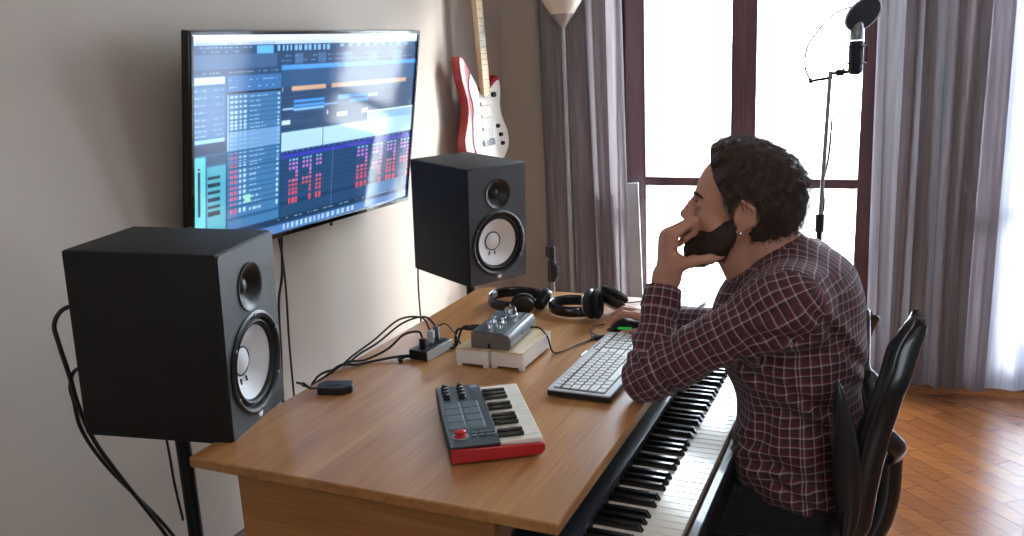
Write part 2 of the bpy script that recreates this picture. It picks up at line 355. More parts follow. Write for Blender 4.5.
# ================================================================== DESK
DX0, DX1, DY0, DY1, DZ = -1.268, -.487, 1.21, 2.55, .75
desk = thing('desk', 'light brown wooden desk carrying the keyboards and headphones', 'desk', ((DX0 + DX1) / 2, (DY0 + DY1) / 2, 0))
w_, l_ = DX1 - DX0, DY1 - DY0
def rrect(w, l, r, n=6, corners=(1, 1, 1, 1)):
    out = []
    for (sx, sy, a0), on in zip(((1, -1, -90), (1, 1, 0), (-1, 1, 90), (-1, -1, 180)), corners):
        rr = r if on else .004; cx, cy = sx * (w / 2 - rr), sy * (l / 2 - rr)
        for k in range(n + 1):
            a = math.radians(a0 + 90 * k / n); out.append((cx + rr * math.cos(a), cy + rr * math.sin(a)))
    return out
MB().prism(rrect(w_, l_, .06, corners=(0, 0, 1, 0)), DZ - .022, DZ).build('tabletop', M['desk'], desk, bevel=.003)
plabel(MB().box((-.02, -l_ / 2 + .04, (DZ - .022) / 2 + .01), (.56, .018, DZ - .042)).build('side_panel', M['desk_edge'], desk, bevel=.001), 'near side panel')
plabel(MB().box((-.02, l_ / 2 - .04, (DZ - .022) / 2 + .01), (.56, .018, DZ - .042)).build('side_panel', M['desk_edge'], desk, bevel=.001), 'far side panel')
MB().box((-.28, 0, .55), (.018, l_ - .1, .35)).build('modesty_panel', M['desk_edge'], desk, bevel=.001)
for sy in (-1, 1):
    for sx in (-1, 1): MB().cyl((-.02 + sx * .25, sy * (l_ / 2 - .04), 0), (-.02 + sx * .25, sy * (l_ / 2 - .04), .012), .014).build('foot', M['black'], desk)

# ================================================================== TV
def screen_rgb(W, H):
    I = np.zeros((H, W, 3)); I[:] = np.array([.12, .26, .40])
    def R(u0, v0, u1, v1, c, a=1.0):
        x0, x1, y0, y1 = int(round(u0 * W)), max(int(round(u0 * W)) + 1, int(round(u1 * W))), int(round(v0 * H)), max(int(round(v0 * H)) + 1, int(round(v1 * H)))
        I[y0:y1, x0:x1] = I[y0:y1, x0:x1] * (1 - a) + np.array(c) * a
    def speck(u0, v0, u1, v1, c, dens, word=(2, 9)):       # a line of tiny illegible writing
        x = int(u0 * W); y = int((v0 + v1) / 2 * H)
        while x < u1 * W - 2:
            n = int(rng.integers(*word))
            if rng.random() < dens: I[y:y + 1, x:min(x + n, int(u1 * W))] = I[y:y + 1, x:min(x + n, int(u1 * W))] * .35 + np.array(c) * .65
            x += n + int(rng.integers(1, 4))
    R(0, 0, 1, .032, (.80, .84, .93)); R(0, .032, 1, .052, (.70, .78, .90)); speck(.02, .034, .35, .05, (.3, .4, .6), .9, (2, 5))
    R(0, .052, 1, .10, (.08, .24, .40)); speck(.03, .062, .28, .075, (.7, .85, 1), .9); speck(.03, .08, .2, .095, (.6, .75, .95), .6)
    R(.27, .055, .345, .10, (.35, .66, .86)); 
    for k in range(12): R(.36 + k * .022, .062, .372 + k * .022, .09, (.6, .78, .93), .8)
    for k in range(9): R(.66 + k * .035, .060, .675 + k * .035, .075, (.5, .7, .9), .8)
    R(0, .10, 1, .17, (.22, .35, .52)); R(.36, .10, 1, .17, (.13, .25, .39)); speck(.38, .11, .95, .125, (.6, .75, .95), .6); speck(.38, .14, .98, .155, (.55, .7, .9), .7)
    for k in range(5): R(.45 + k * .11, .108, .49 + k * .11, .16, (.30, .48, .68), .6)
    R(0, .17, .38, .21, (.12, .25, .40)); speck(.01, .18, .12, .2, (.9, .95, 1), .7, (2, 4)); speck(.16, .18, .37, .2, (.85, .92, 1), .8, (2, 4))
    R(.38, .165, 1, .195, (.25, .55, .86)); speck(.39, .17, .99, .19, (.6, .8, 1), .5, (1, 3))
    # left inspector column
    R(0, .21, .145, 1, (.17, .35, .53)); R(.005, .215, .14, .25, (.72, .85, .97))
    for k in range(8): R(.005, .262 + k * .032, .14, .288 + k * .032, (.25, .44, .62), .6); speck(.01, .268 + k * .032, .06, .284 + k * .032, (.8, .9, 1), 1); speck(.09, .268 + k * .032, .14, .284 + k * .032, (.6, .8, .95), .7)
    R(.005, .525, .14, .545, (.55, .75, .93)); R(0, .545, .145, .60, (.08, .18, .30))
    R(.0, .61, .055, .95, (.38, .75, .78)); R(.06, .61, .145, .66, (.13, .28, .40)); R(.06, .68, .145, .95, (.30, .62, .70)); R(.02, .68, .030, .90, (.05, .2, .28)); R(.021, .70, .029, .71, (.9, 1, 1))
    for k in range(6): R(.062, .74 + k * .03, .12, .755 + k * .03, (.06, .2, .28)); 
    R(0, .95, .145, 1, (.12, .28, .45)); speck(.01, .96, .14, .98, (.7, .85, 1), .8)
    # track list
    R(.15, .21, .38, .30, (.20, .40, .63)); speck(.16, .225, .36, .24, (.7, .85, 1), .4); speck(.16, .26, .36, .28, (.7, .85, 1), .4)
    R(.15, .30, .38, .93, (.23, .43, .62)); n = 26
    for k in range(n):
        v0 = .305 + k * .0235
        R(.15, v0 + .019, .38, v0 + .0235, (.14, .30, .47), .8)
        redz = k > 12
        for j in range(4): R(.165 + j * .018, v0 + .004, .174 + j * .018, v0 + .016, ((.85, .35, .45) if redz and j < 2 else (.72, .84, .95)), .85)
        speck(.245, v0 + .004, .245 + .03 + .05 * rng.random(), v0 + .018, (.8, .9, 1), 1)
        R(.368, v0 + .004, .374, v0 + .014, (.8, .9, 1), .8)
    R(.15, .50, .38, .60, (.45, .62, .80), .75); R(.15, .30, .155, .60, (.75, .9, 1)); R(.15, .296, .38, .30, (.03, .08, .14))
    R(.225, .845, .25, .885, (.55, .80, .70))
    # arrangement
    R(.385, .195, 1, .93, (.12, .25, .40)); R(.385, .195, 1, .29, (.14, .30, .48))
    for k in range(60): R(.385 + k * .0103, .195, .385 + k * .0103 + .002, .93, (.17, .30, .46), .55)
    for k in range(28): R(.385, .30 + k * .0225, 1, .302 + k * .0225, (.08, .18, .30), .6)
    R(.44, .29, .605, .310, (.74, .60, .50)); R(.63, .29, .96, .310, (.74, .60, .50)); R(.385, .287, .39, .312, (.9, .85, .6))
    for u0, u1, v0, v1, c in ((.45, .60, .355, .372, (.22, .52, .85)), (.45, .60, .378, .392, (.25, .55, .85)), (.45, .60, .40, .412, (.45, .68, .88)), (.39, .45, .392, .402, (.55, .72, .9)),
                             (.66, .71, .35, .375, (.35, .6, .88)), (.71, .79, .355, .372, (.22, .52, .85)), (.71, .79, .38, .40, (.28, .55, .85)), (.60, .66, .388, .398, (.45, .62, .85)), (.79, .83, .36, .375, (.65, .78, .92)),
                             (.385, .435, .465, .495, (.72, .80, .90)), (.655, .70, .455, .48, (.76, .82, .90)), (.765, .79, .45, .475, (.76, .82, .90)), (.612, .620, .43, .46, (.66, .76, .88))): R(u0, v0, u1, v1, c)
    R(.79, .47, 1, .56, (.50, .66, .82)); R(.385, .545, 1, .655, (.62, .77, .86)); R(.595, .53, .60, .655, (.12, .22, .34)); R(.79, .47, 1, .48, (.8, .88, .95))
    R(.385, .655, 1, .69, (.12, .20, .42)); R(.385, .69, 1, .72, (.20, .22, .66)); 
    for k in range(24): R(.39 + k * .026, .66, .40 + k * .026, .672, (.5, .6, .85), .7)
    for base, cols in ((.435, 10), (.755, 15)):
        for j in range(cols):
            if j in (3, 7, 11): continue
            u = base + j * .0165
            for k in range(10):
                if k in (3, 4) and j % 4 < 2: continue
                if j in (4, 5, 12, 13) and k > 6: continue
                c = (.55, .72, .93) if k < 1 else (.72, .45, .80) if k < 4 else (.82, .40, .56) if k < 6 else (.80, .30, .38)
                R(u, .725 + k * .0195, u + .0115, .725 + k * .0195 + .013, c, .9)
    R(.645, .66, .648, .93, (.6, .6, .7), .5)
    R(.15, .93, 1, .955, (.10, .20, .32)); speck(.38, .932, .9, .95, (.8, .9, 1), .6); R(.0, .962, 1, 1, (.30, .45, .66))
    for k in range(16): R(.41 + k * .022, .966, .42 + k * .022, .99, (.7, .82, .95), .8)
    R(.80, .91, .95, .95, (.35, .55, .75), .6)
    # lay the columns and rows out as on the real display, then soften
    nu = np.interp((np.arange(W) + .5) / W, [0, .115, .327, .37, .525, .55, .69, 1], [0, .147, .382, .44, .605, .63, .75, 1]); nv = np.interp((np.arange(H) + .5) / H, [0, .255, .38, .48, .58, .615, .82, .92, 1], [0, .29, .41, .545, .655, .72, .90, .93, 1])
    I = I[np.clip((nv * H).astype(int), 0, H - 1)][:, np.clip((nu * W).astype(int), 0, W - 1)]
    J = np.pad(I, ((1, 1), (1, 1), (0, 0)), 'edge'); I = (4 * I + J[:-2, 1:-1] + J[2:, 1:-1] + J[1:-1, :-2] + J[1:-1, 2:]) / 8
    return np.clip(I, 0, 1)
def emissive_screen():
    m = bpy.data.materials.new('lit_screen'); m.use_nodes = True; nt = m.node_tree; n = nt.nodes; b = n['Principled BSDF']
    b.inputs['Base Color'].default_value = (.01, .012, .015, 1); b.inputs['Roughness'].default_value = .09; b.inputs['Specular IOR Level'].default_value = 1.0
    a = n.new('ShaderNodeAttribute'); a.attribute_name = 'picture'; nt.links.new(a.outputs['Color'], b.inputs['Emission Color']); b.inputs['Emission Strength'].default_value = SCREEN
    return m
SCREEN = 1.0
TW, TH = 1.060, .625
tv = thing('television', 'large wall-mounted screen showing blue music editing software', 'television', (-1.711, 2.352, 1.280))
tv.rotation_euler = (0, .168, -.070)
MB().box((-.018, 0, 0), (.030, TW, TH)).build('housing', M['blackgloss'], tv, bevel=.004)
MB().box((-.046, 0, -.02), (.030, TW * .62, TH * .6)).build('rear_cover', M['black'], tv, bevel=.01)
bz = MB()
for y, z, sy, sz in ((0, TH / 2 - .005, TW, .010), (0, -TH / 2 + .0075, TW, .015), (-TW / 2 + .005, 0, .010, TH - .025), (TW / 2 - .005, 0, .010, TH - .025)): bz.box((.001, y, z), (.008, sy, sz))
bz.build('bezel', M['blackgloss'], tv, bevel=.0015)
NX, NY = 384, 216
sw, sh = TW - .02, TH - .025
ys = np.linspace(-sw / 2, sw / 2, NX + 1); zs = np.linspace(sh / 2, -sh / 2, NY + 1) + .0025
me = bpy.data.meshes.new('screen'); V = np.zeros(((NX + 1) * (NY + 1), 3)); gy, gz = np.meshgrid(ys, zs); V[:, 1] = gy.ravel(); V[:, 2] = gz.ravel()
i, j = np.meshgrid(np.arange(NX), np.arange(NY)); a = (j * (NX + 1) + i).ravel(); Fq = np.stack([a, a + NX + 1, a + NX + 2, a + 1], 1)
me.from_pydata(V.tolist(), [], Fq.tolist()); rgb = screen_rgb(NX, NY).reshape(-1, 3)
rgbl = np.where(rgb <= .04045, rgb / 12.92, ((rgb + .055) / 1.055) ** 2.4)
at = me.color_attributes.new('picture', 'FLOAT_COLOR', 'CORNER'); cc = np.ones((len(Fq) * 4, 4)); cc[:, :3] = np.repeat(rgbl, 4, 0); at.data.foreach_set('color', cc.ravel())
me.materials.append(emissive_screen()); so = bpy.data.objects.new('screen', me); COL.objects.link(so); so.parent = tv; so.location = (-.0015, 0, 0); plabel(so, 'lit screen with rows of tracks and red note blocks')
MB().box((-.075, 0, .03), (.03, .12, .10)).box((-.088, 0, .05), (.01, .3, .10)).build('wall_bracket', M['darkmetal'], tv, bevel=.003)
# ================================================================== SPEAKERS
def loudspeaker(loc, rz, ry, label):
    s = thing('studio_monitor', label, 'speaker', loc, rz, 'pair of black studio monitors', ry=ry)
    W, D, H = .25, .334, .40
    cab = MB().box((0, 0, H / 2), (D, W, H)).build('cabinet', M['black_matt'], s, bevel=.006, seg=3)
    wz, tz, fx = .137, .305, D / 2
    c = MB(); c.cyl((fx - .06, 0, wz), (fx + .03, 0, wz), .098, n=48); cut(cab, c)
    c = MB(); c.cyl((fx - .03, 0, tz), (fx + .03, 0, tz), .046, n=40); cut(cab, c)
    MB().prism([(y, z) for y, z in rrect(W - .008, H - .008, .01)], 0, .003, Matrix(((0, 0, 1, fx), (1, 0, 0, 0), (0, 1, 0, H / 2), (0, 0, 0, 1)))).build('front_baffle', M['baffle'], s)
    ba = s.children[-1]; c = MB(); c.cyl((fx - .02, 0, wz), (fx + .03, 0, wz), .098, n=48); cut(ba, c); c = MB(); c.cyl((fx - .02, 0, tz), (fx + .03, 0, tz), .046, n=40); cut(ba, c)
    X = (1, 0, 0)
    wf = MB().lathe((fx, 0, wz), X, [(.096, -.01), (.111, .002), (.112, .006), (.106, .009), (.100, .006), (.097, -.004), (.094, -.006)], 56, caps=False).build('woofer_ring', M['black'], s)
    MB().lathe((fx, 0, wz), X, [(.096, -.006), (.093, .001), (.088, .005), (.083, .002), (.080, -.005)], 56, caps=False).build('surround', M['rubber'], wf)
    MB().lathe((fx, 0, wz), X, [(.081, -.005), (.060, -.018), (.034, -.032), (.030, -.034), (.0, -.036)], 56, caps=False).build('woofer_cone', M['cone'], wf)
    MB().lathe((fx, 0, wz), X, [(.031, -.036), (.031, -.031), (.028, -.029), (.020, -.024), (.010, -.0205), (0, -.0195)], 40).build('dust_cap', M['cone'], wf)
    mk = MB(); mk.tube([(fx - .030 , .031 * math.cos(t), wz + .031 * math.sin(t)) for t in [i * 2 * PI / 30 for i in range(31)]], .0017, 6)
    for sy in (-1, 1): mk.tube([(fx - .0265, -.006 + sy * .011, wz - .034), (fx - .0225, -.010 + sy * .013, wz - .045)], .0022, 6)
    mk.build('cap_ring_and_shadow', M['darkmetal'], wf)  # dust cap outline, plus dark ticks standing in for the cap's shadow
    tw = MB().lathe((fx, 0, tz), X, [(.050, .001), (.053, .003), (.052, .006), (.046, .005), (.036, -.004), (.026, -.012), (.019, -.018), (.017, -.018)], 48, caps=False).build('tweeter_horn', M['black'], s)
    MB().lathe((fx, 0, tz), X, [(.018, -.018), (.016, -.013), (.010, -.009), (0, -.0075)], 32).build('tweeter_dome', M['darkmetal'], tw)
    for k in range(6):
        a = k * PI / 3 + .5; MB().cyl((fx + .006, .105 * math.cos(a), wz + .105 * math.sin(a)), (fx + .010, .105 * math.cos(a), wz + .105 * math.sin(a)), .0035, n=10).build('screw', M['grey'], wf)
    plabel(MB().lathe((fx + .003, 0, .021), X, [(.0085, 0), (.0085, .002), (.006, .003), (0, .003)], 24).build('badge', M['white'], s), 'round white badge')
    MB().box((-D / 2 - .004, 0, .13), (.008, .17, .2)).build('rear_panel', M['darkmetal'], s, bevel=.001)
    return s
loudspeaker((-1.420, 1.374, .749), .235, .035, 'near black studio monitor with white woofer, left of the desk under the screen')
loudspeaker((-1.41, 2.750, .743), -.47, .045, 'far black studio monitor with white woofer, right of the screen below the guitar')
def speaker_stand(x, y, ztop, label, rz):
    s = thing('speaker_stand', label, 'speaker stand', (x, y, 0), rz, 'pair of black speaker stands')
    MB().box((0, 0, ztop - .012), (.16, .14, .006)).build('top_plate', M['darkmetal'], s, bevel=.003)
    MB().cyl((0, 0, .35), (0, 0, ztop - .014), .0165).cyl((0, 0, ztop - .035), (0, 0, ztop - .015), .022, .03).build('inner_pole', M['darkmetal'], s)
    MB().cyl((0, 0, .06), (0, 0, .38), .020).cyl((0, 0, .345), (0, 0, .40), .025).build('pole', M['black'], s)
    MB().cyl((0, -.02, .372), (0, -.06, .372), .012, .009).build('knob', M['black'], s)
    for k in range(3):
        a = k * 2 * PI / 3 + .4; c, n_ = math.cos(a), math.sin(a)
        MB().tube([(.02 * c, .02 * n_, .34), (.14 * c, .14 * n_, .16), (.24 * c, .24 * n_, .012)], .010, 8).build('leg', M['black'], s)
        MB().tube([(.02 * c, .02 * n_, .10), (.14 * c, .14 * n_, .155)], .007, 8).build('brace', M['black'], s)
    return s
speaker_stand(-1.435, 1.36, .749, 'black tripod stand under the near monitor, left of the desk corner', .26)
speaker_stand(-1.41, 2.750, .743, 'black tripod stand under the far monitor, behind the desk', -.47)

def cable(name, pts, r, label, cat='cable', group=None, m='cable', parent=None, n=10):
    o = MB().tube(spline(pts, n), r, 8).build(name, M[m], parent)
    if not parent: tag(o, label, cat, group)
    return o
cable('audio_cable', [(-1.585, 1.33, 1.0), (-1.62, 1.277, 1.013), (-1.635, 1.25, .985), (-1.63, 1.248, .939), (-1.62, 1.253, .861), (-1.62, 1.261, .796), (-1.62, 1.282, .712), (-1.62, 1.327, .61), (-1.62, 1.427, .411), (-1.63, 1.53, .2), (-1.65, 1.66, .06), (-1.68, 1.8, .012)], .0050, 'thick black cable looping from the back of the near monitor to the floor')
cable('power_cable', [(-1.60, 1.33, .86), (-1.635, 1.285, .868), (-1.645, 1.27, .835), (-1.64, 1.268, .80), (-1.635, 1.272, .728), (-1.636, 1.325, .612), (-1.636, 1.455, .398), (-1.645, 1.56, .2), (-1.67, 1.70, .06), (-1.70, 1.83, .012)], .0045, 'second black cable hanging close beside the near monitor and its stand')
cable('thin_cable', [(-1.60, 1.46, .80), (-1.62, 1.48, .70), (-1.62, 1.487, .6), (-1.62, 1.49, .5), (-1.62, 1.499, .405), (-1.62, 1.50, .39)], .0032, 'thin black cable end hanging straight down left of the stand pole')
cable('screen_cable', [(-1.79, 2.26, 1.16), (-1.81, 2.24, 1.0), (-1.80, 2.205, .85), (-1.815, 2.19, .75), (-1.81, 2.17, .6), (-1.81, 2.15, .40), (-1.81, 2.14, .01)], .0042, 'black cable hanging down the wall from the screen behind the desk')
cable('screen_cable', [(-1.80, 2.245, 1.16), (-1.815, 2.225, 1.0), (-1.80, 2.215, .88), (-1.81, 2.225, .76), (-1.815, 2.22, .6), (-1.815, 2.215, .40), (-1.815, 2.21, .01)], .0034, 'thinner black cable crossing the other one on the wall below the screen')
cable('antenna_cable', [(-1.77, 2.44, 1.10), (-1.775, 2.45, 1.0), (-1.775, 2.455, .955)], .006, 'short black strap hanging under the lower edge of the screen')
cable('monitor_cable', [(-1.60, 2.85, .84), (-1.63, 2.80, .80), (-1.63, 2.76, .72), (-1.62, 2.74, .5), (-1.61, 2.74, .01)], .0032, 'thin cable dropping from the back of the far monitor')
# ================================================================== DIGITAL PIANO
PX0, PX1, PY0, PY1 = -.615, -.308, 1.095, 2.375
piano = thing('digital_piano', 'long black digital piano with white keys half under the desk edge', 'piano', (0, PY0, 0))
def kb(mb, x0, x1, y0, y1, z0, z1): return mb.box(((x0 + x1) / 2, (y0 + y1) / 2, (z0 + z1) / 2), (x1 - x0, y1 - y0, z1 - z0))
L = PY1 - PY0
KY = 1.1215 - PY0; KZ = .636
kb(MB(), PX0, PX1, 0, L, .552, .612).build('case', M['black'], piano, bevel=.004)
kb(kb(kb(MB(), PX1 - .020, PX1, 0, L, .6125, .633), PX0, PX1 - .021, 0, KY - .003, .6125, .65), PX0, PX1 - .021, KY + 52 * .0235 + .003, L, .6125, .65).build('key_slip', M['bluegrey'], piano, bevel=.003)
kb(MB(), -.3345, PX1 - .0205, KY, KY + 52 * .0235, .6125, .624).build('felt_strip', mat('felt_strip', '5a3a30', .9), piano)
pn = MB().prism([(-.50, .628), (-.50, .655), (-.515, .662), (-.605, .668), (-.615, .66), (-.615, .6125), (-.50, .6125)], 0, L, Matrix(((1, 0, 0, 0), (0, 0, 1, 0), (0, 1, 0, 0), (0, 0, 0, 1)))).build('control_panel', M['bluegrey'], piano, bevel=.002)
bt = MB()
for k in range(10): bt.box((-.56, .35 + k * .04, .6665), (.008, .02, .004))
bt.build('buttons', M['darkmetal'], pn, bevel=.001)
wkey = None; bkey = None
names_w = 'ABCDEFG'
for i in range(52):
    if wkey is None:
        wkey = kb(MB(), -.498, -.336, .0006, .0229, .6135, KZ).build('white_key', M['keywhite'], piano, bevel=.0012); k = wkey
    else:
        k = wkey.copy(); COL.objects.link(k); k.parent = piano
    k.location = (0, KY + i * .0235, 0)
nb = 0
for i in range(51):
    nm = names_w[i % 7]
    if nm in 'BE': continue
    off = {'A': .0025, 'C': -.003, 'D': .003, 'F': -.003, 'G': 0}[nm]
    if bkey is None:
        b = MB(); x0, x1, z0, z1 = -.498, -.402, KZ - .004, KZ + .0125
        b.add([(x0, -.0068, z0), (x1, -.0068, z0), (x1, .0068, z0), (x0, .0068, z0), (x0, -.0048, z1), (x1 - .010, -.0048, z1), (x1 - .010, .0048, z1), (x0, .0048, z1)],
              [(0, 3, 2, 1), (4, 5, 6, 7), (0, 1, 5, 4), (1, 2, 6, 5), (2, 3, 7, 6), (3, 0, 4, 7)])
        bkey = b.build('black_key', M['keyblack'], piano, bevel=.0012); k = bkey
    else:
        k = bkey.copy(); COL.objects.link(k); k.parent = piano
    k.location = (0, KY + (i + 1) * .0235 + off, 0)
ps = thing('keyboard_stand', 'dark metal stand carrying the digital piano under the desk edge', 'keyboard stand', (-.462, (PY0 + PY1) / 2, 0))
for sy in (-1, 1):
    MB().box((0, sy * .50, .538), (.30, .04, .025)).build('rail', M['darkmetal'], ps, bevel=.003)
    MB().box((-.13, sy * .50, .275), (.03, .04, .50)).build('leg', M['darkmetal'], ps, bevel=.003)
    MB().box((0, sy * .50, .013), (.36, .04, .025)).build('foot', M['darkmetal'], ps, bevel=.003)
MB().box((-.13, 0, .35), (.02, .96, .03)).build('crossbar', M['darkmetal'], ps, bevel=.003)

# ================================================================== SMALL RED MIDI KEYBOARD
MKa = math.atan2(.25, -.166)
mk = thing('midi_keyboard', 'small red and black pad keyboard with white piano keys on the desk', 'midi keyboard', (-.760, 1.520, DZ), MKa - PI / 2)
# local: y along the long side (keys), x across: +x = key fronts
A, B = .0905, .1575            # half short, half long
plabel(MB().prism([(-A, .004), (A - .008, .004), (A, .014), (A - .001, .026), (-A, .034)], -B, -B + .010, Matrix(((1, 0, 0, 0), (0, 0, 1, 0), (0, 1, 0, 0), (0, 0, 0, 1)))).build('end_cap', M['red'], mk, bevel=.002), 'red end cap near the viewer')
plabel(MB().prism([(-A, .004), (A - .008, .004), (A, .014), (A - .001, .026), (-A, .034)], B - .010, B, Matrix(((1, 0, 0, 0), (0, 0, 1, 0), (0, 1, 0, 0), (0, 0, 0, 1)))).build('end_cap', M['red'], mk, bevel=.002), 'red far end cap')
MB().prism([(-A, .004), (A - .008, .004), (A - .003, .012), (.006, .012), (.006, .0345), (-A, .0345)], -B + .0102, B - .0102, Matrix(((1, 0, 0, 0), (0, 0, 1, 0), (0, 1, 0, 0), (0, 0, 0, 1)))).build('body', M['black'], mk, bevel=.001)
tp = kb(MB(), -A, .004, -B, B, .0347, .0385).build('top_panel', M['iface_top'], mk, bevel=.001)
for sx, sy in ((-1, -1), (1, -1), (-1, 1), (1, 1)): MB().cyl((sx * .07, sy * .13, 0), (sx * .07, sy * .13, .0045), .007, n=14).build('foot', M['rubber'], mk)
for i in range(15):
    y0 = -B + .012 + i * .0194
    kb(MB(), .006, A - .003, y0 + .0004, y0 + .019, .0125, .0345).build('white_key', M['keywhite'], mk, bevel=.0012)
    if i < 14 and (i % 7) not in (2, 6):
        kb(MB(), .006, .055, y0 + .0194 - .0048, y0 + .0194 + .0048, .0345, .0425).build('black_key', M['keyblack'], mk, bevel=.0015)
for r in range(2):
    for c in range(4):
        x, y = -.067 + r * .0375, -.064 + c * .0345
        p = MB().box((x, y, .0395), (.033, .031, .0035)).build('drum_pad', M['pad'], mk, bevel=.0012)
        plabel(MB().box((x, y, .0387), (.0356, .0336, .0022)).build('pad_rim', M['padline'], p), 'pale pad outline')
for r in range(2):
    for c in range(4):
        x, y = -.072 + r * .033, .083 + c * .0185
        k = MB().lathe((x, y, .0385), (0, 0, 1), [(.0082, 0), (.0080, .004), (.0065, .005), (.0062, .0105), (.005, .0115), (0, .0115)], 18).build('knob', M['black'], mk)
        MB().box((x + .003, y, .0502), (.005, .0012, .0006)).build('knob_mark', M['white'], k)
plabel(MB().lathe((-.066, -.112, .0385), (0, 0, 1), [(.013, 0), (.013, .002), (.010, .003), (.006, .004), (.006, .006), (.0105, .008), (.0105, .011), (.007, .013), (0, .0135)], 24).build('joystick', mat('joystick_red', 'c8202a', .3), mk), 'round red joystick')
MB().lathe((-.066, -.112, .0384), (0, 0, 1), [(.0165, 0), (.0165, .001), (.012, .0015), (0, .0015)], 24).build('joystick_ring', M['padline'], mk)
for i in range(8):
    MB().box((-.040 + (i % 4) * .0125, -.104 - (i // 4) * .013 - (.012 if i > 7 else 0), .0397), (.009, .008, .003)).build('button', M['pad'], mk, bevel=.001)
for i in range(6): MB().box((-.012, .07 + i * .011, .0392), (.012, .006, .002)).build('button', M['pad'], mk, bevel=.0007)
MB().box((-.008, .145, .0388), (.016, .014, .0012)).build('label_plate', M['padline'], mk)

# ================================================================== COMPUTER KEYBOARD
ck = thing('computer_keyboard', 'white and silver computer keyboard with black underside beside the elbow', 'keyboard', (-.628, 1.93, DZ), math.radians(-1))
W2, L2 = .0745, .215
MB().prism([(y, x) for y, x in rrect(2 * W2, 2 * L2, .006)], .003, .014).build('base', M['black'], ck, bevel=.002)
MB().prism(rrect(2 * W2 - .001, 2 * L2 - .001, .006), .0142, .0185).build('top_frame', M['silver'], ck, bevel=.0015)
for sx, sy in ((-1, -1), (1, -1), (-1, 1), (1, 1)): MB().box((sx * .06, sy * .19, .0015), (.015, .02, .003)).build('foot', M['rubber'], ck)
x0k = -.056; NK = 0
kcache = {}
rows = [[1] * 21, [1] * 13 + [2] + [1] * 7, [1.5] + [1] * 12 + [1.5] + [1] * 7, [1.75] + [1] * 11 + [2.25] + [1] * 7, [2.25] + [1] * 10 + [2.75] + [1] * 7, [1.25, 1.25, 1.25, 6.25, 1.25, 1.25, 1.25, 1.25] + [1] * 7]
for r, row in enumerate(rows):
    y = -.203; x = x0k + r * .0205 + (.001 if r else 0)
    for n_, wd in enumerate(row):
        if r == 0 and n_ in (1, 6, 11): y += .0
        ln = wd * .0190
        # the last seven columns stand a little apart, as navigation block and number pad
        yy = y + (.004 if n_ >= len(row) - 7 else 0) + (.003 if n_ >= len(row) - 4 else 0)
        NK += 1
        if NK <= 99:
            key = (round(wd, 2), r == 0)
            if key not in kcache:
                kcache[key] = MB().box((0, 0, .0200), (.0168 if r else .013, ln - .0050, .0028)).build('key', M['white'], ck, bevel=.0012); k = kcache[key]
            else: k = kcache[key].copy(); COL.objects.link(k); k.parent = ck
            k.location = (x, yy + ln / 2, 0)
        else:
            if 'rest' not in kcache: kcache['rest'] = MB()
            kcache['rest'].box((x, yy + ln / 2, .0200), (.0168 if r else .013, ln - .0050, .0028))
        y += ln
    
rest = kcache['rest'].build('keys', M['white'], ck, bevel=.0012); rest['kind'] = 'stuff'
cn = MB()
for k in range(16): cn.box((-.0, 0, 0), (.001, .001, .0005))
bk = MB().box((.0, .0, .01865), (.118, .412, .0004)).build('key_well', M['black'], ck)
plabel(MB().box((-.066, .1, .0189), (.004, .05, .0008)).build('light_bar', M['iface_top'], ck), 'dark indicator bar')

# ================================================================== WHITE BOXES + AUDIO INTERFACE
def small_box(x, y, label):
    t = thing('storage_box', label, 'box', (x, y, DZ), .0, 'two white boxes under the interface')
    MB().box((0, 0, .024), (.0865, .185, .036)).build('body', M['boxwhite'], t, bevel=.0015)
    MB().box((0, 0, .0435), (.0885, .187, .003)).build('lid', M['boxtop'], t, bevel=.0008)
    for sx, sy in ((-1, -1), (1, -1), (-1, 1), (1, 1)): MB().box((sx * .036, sy * .085, .003), (.012, .012, .006)).build('foot', M['boxwhite'], t)
    return t
small_box(-.953, 1.935, 'left white box with pale wooden top, under the audio interface')
small_box(-.861, 1.940, 'right white box with pale wooden top, under the audio interface')
ai = thing('audio_interface', 'grey audio interface with knobs standing on two white boxes', 'audio interface', (-.912, 1.950, DZ + .0455), math.radians(4))
body = MB().prism([(-.052, 0), (.045, 0), (.052, .006), (.052, .026), (.046, .036), (.036, .0385), (-.052, .0405)], -.095, .095, Matrix(((1, 0, 0, 0), (0, 0, 1, 0), (0, 1, 0, 0), (0, 0, 0, 1)))).build('body', M['iface'], ai, bevel=.0015)
MB().add([(-.047, -.091, .0405), (.034, -.091, .0390), (.034, .091, .0390), (-.047, .091, .0405), (-.047, -.091, .0418), (.034, -.091, .0403), (.034, .091, .0403), (-.047, .091, .0418)], [(0, 3, 2, 1), (4, 5, 6, 7), (0, 1, 5, 4), (1, 2, 6, 5), (2, 3, 7, 6), (3, 0, 4, 7)]).build('top_plate', M['iface_top'], ai)
for x, y, r, h in ((-.002, .058, .0165, .019), (-.018, -.055, .0065, .016), (.010, -.052, .0065, .016), (-.022, -.012, .0065, .016), (.004, -.010, .0065, .015)):
    k = MB().lathe((x, y, .041), (0, 0, 1), [(r * 1.12, 0), (r * 1.1, .003), (r, .004), (r * .95, h), (r * .8, h + .001), (0, h + .001)], 24).build('knob', M['chrome'], ai)
for k in range(5): MB().cyl((.02, .02 + k * .012, .0402), (.02, .02 + k * .012, .0415), .0022, n=10).build('indicator', M['white'], ai)
for k in range(3): MB().box((-.035, .0 + k * .018, .0418), (.010, .007, .002)).build('button', M['padline'], ai, bevel=.0005)
MB().cyl((.0515, -.01, .018), (.0525, -.01, .018), .0045, n=14).build('front_jack', M['black'], ai)
MB().box((-.005, -.0953, .008), (.006, .0012, .012)).build('lock_slot', M['black'], ai)
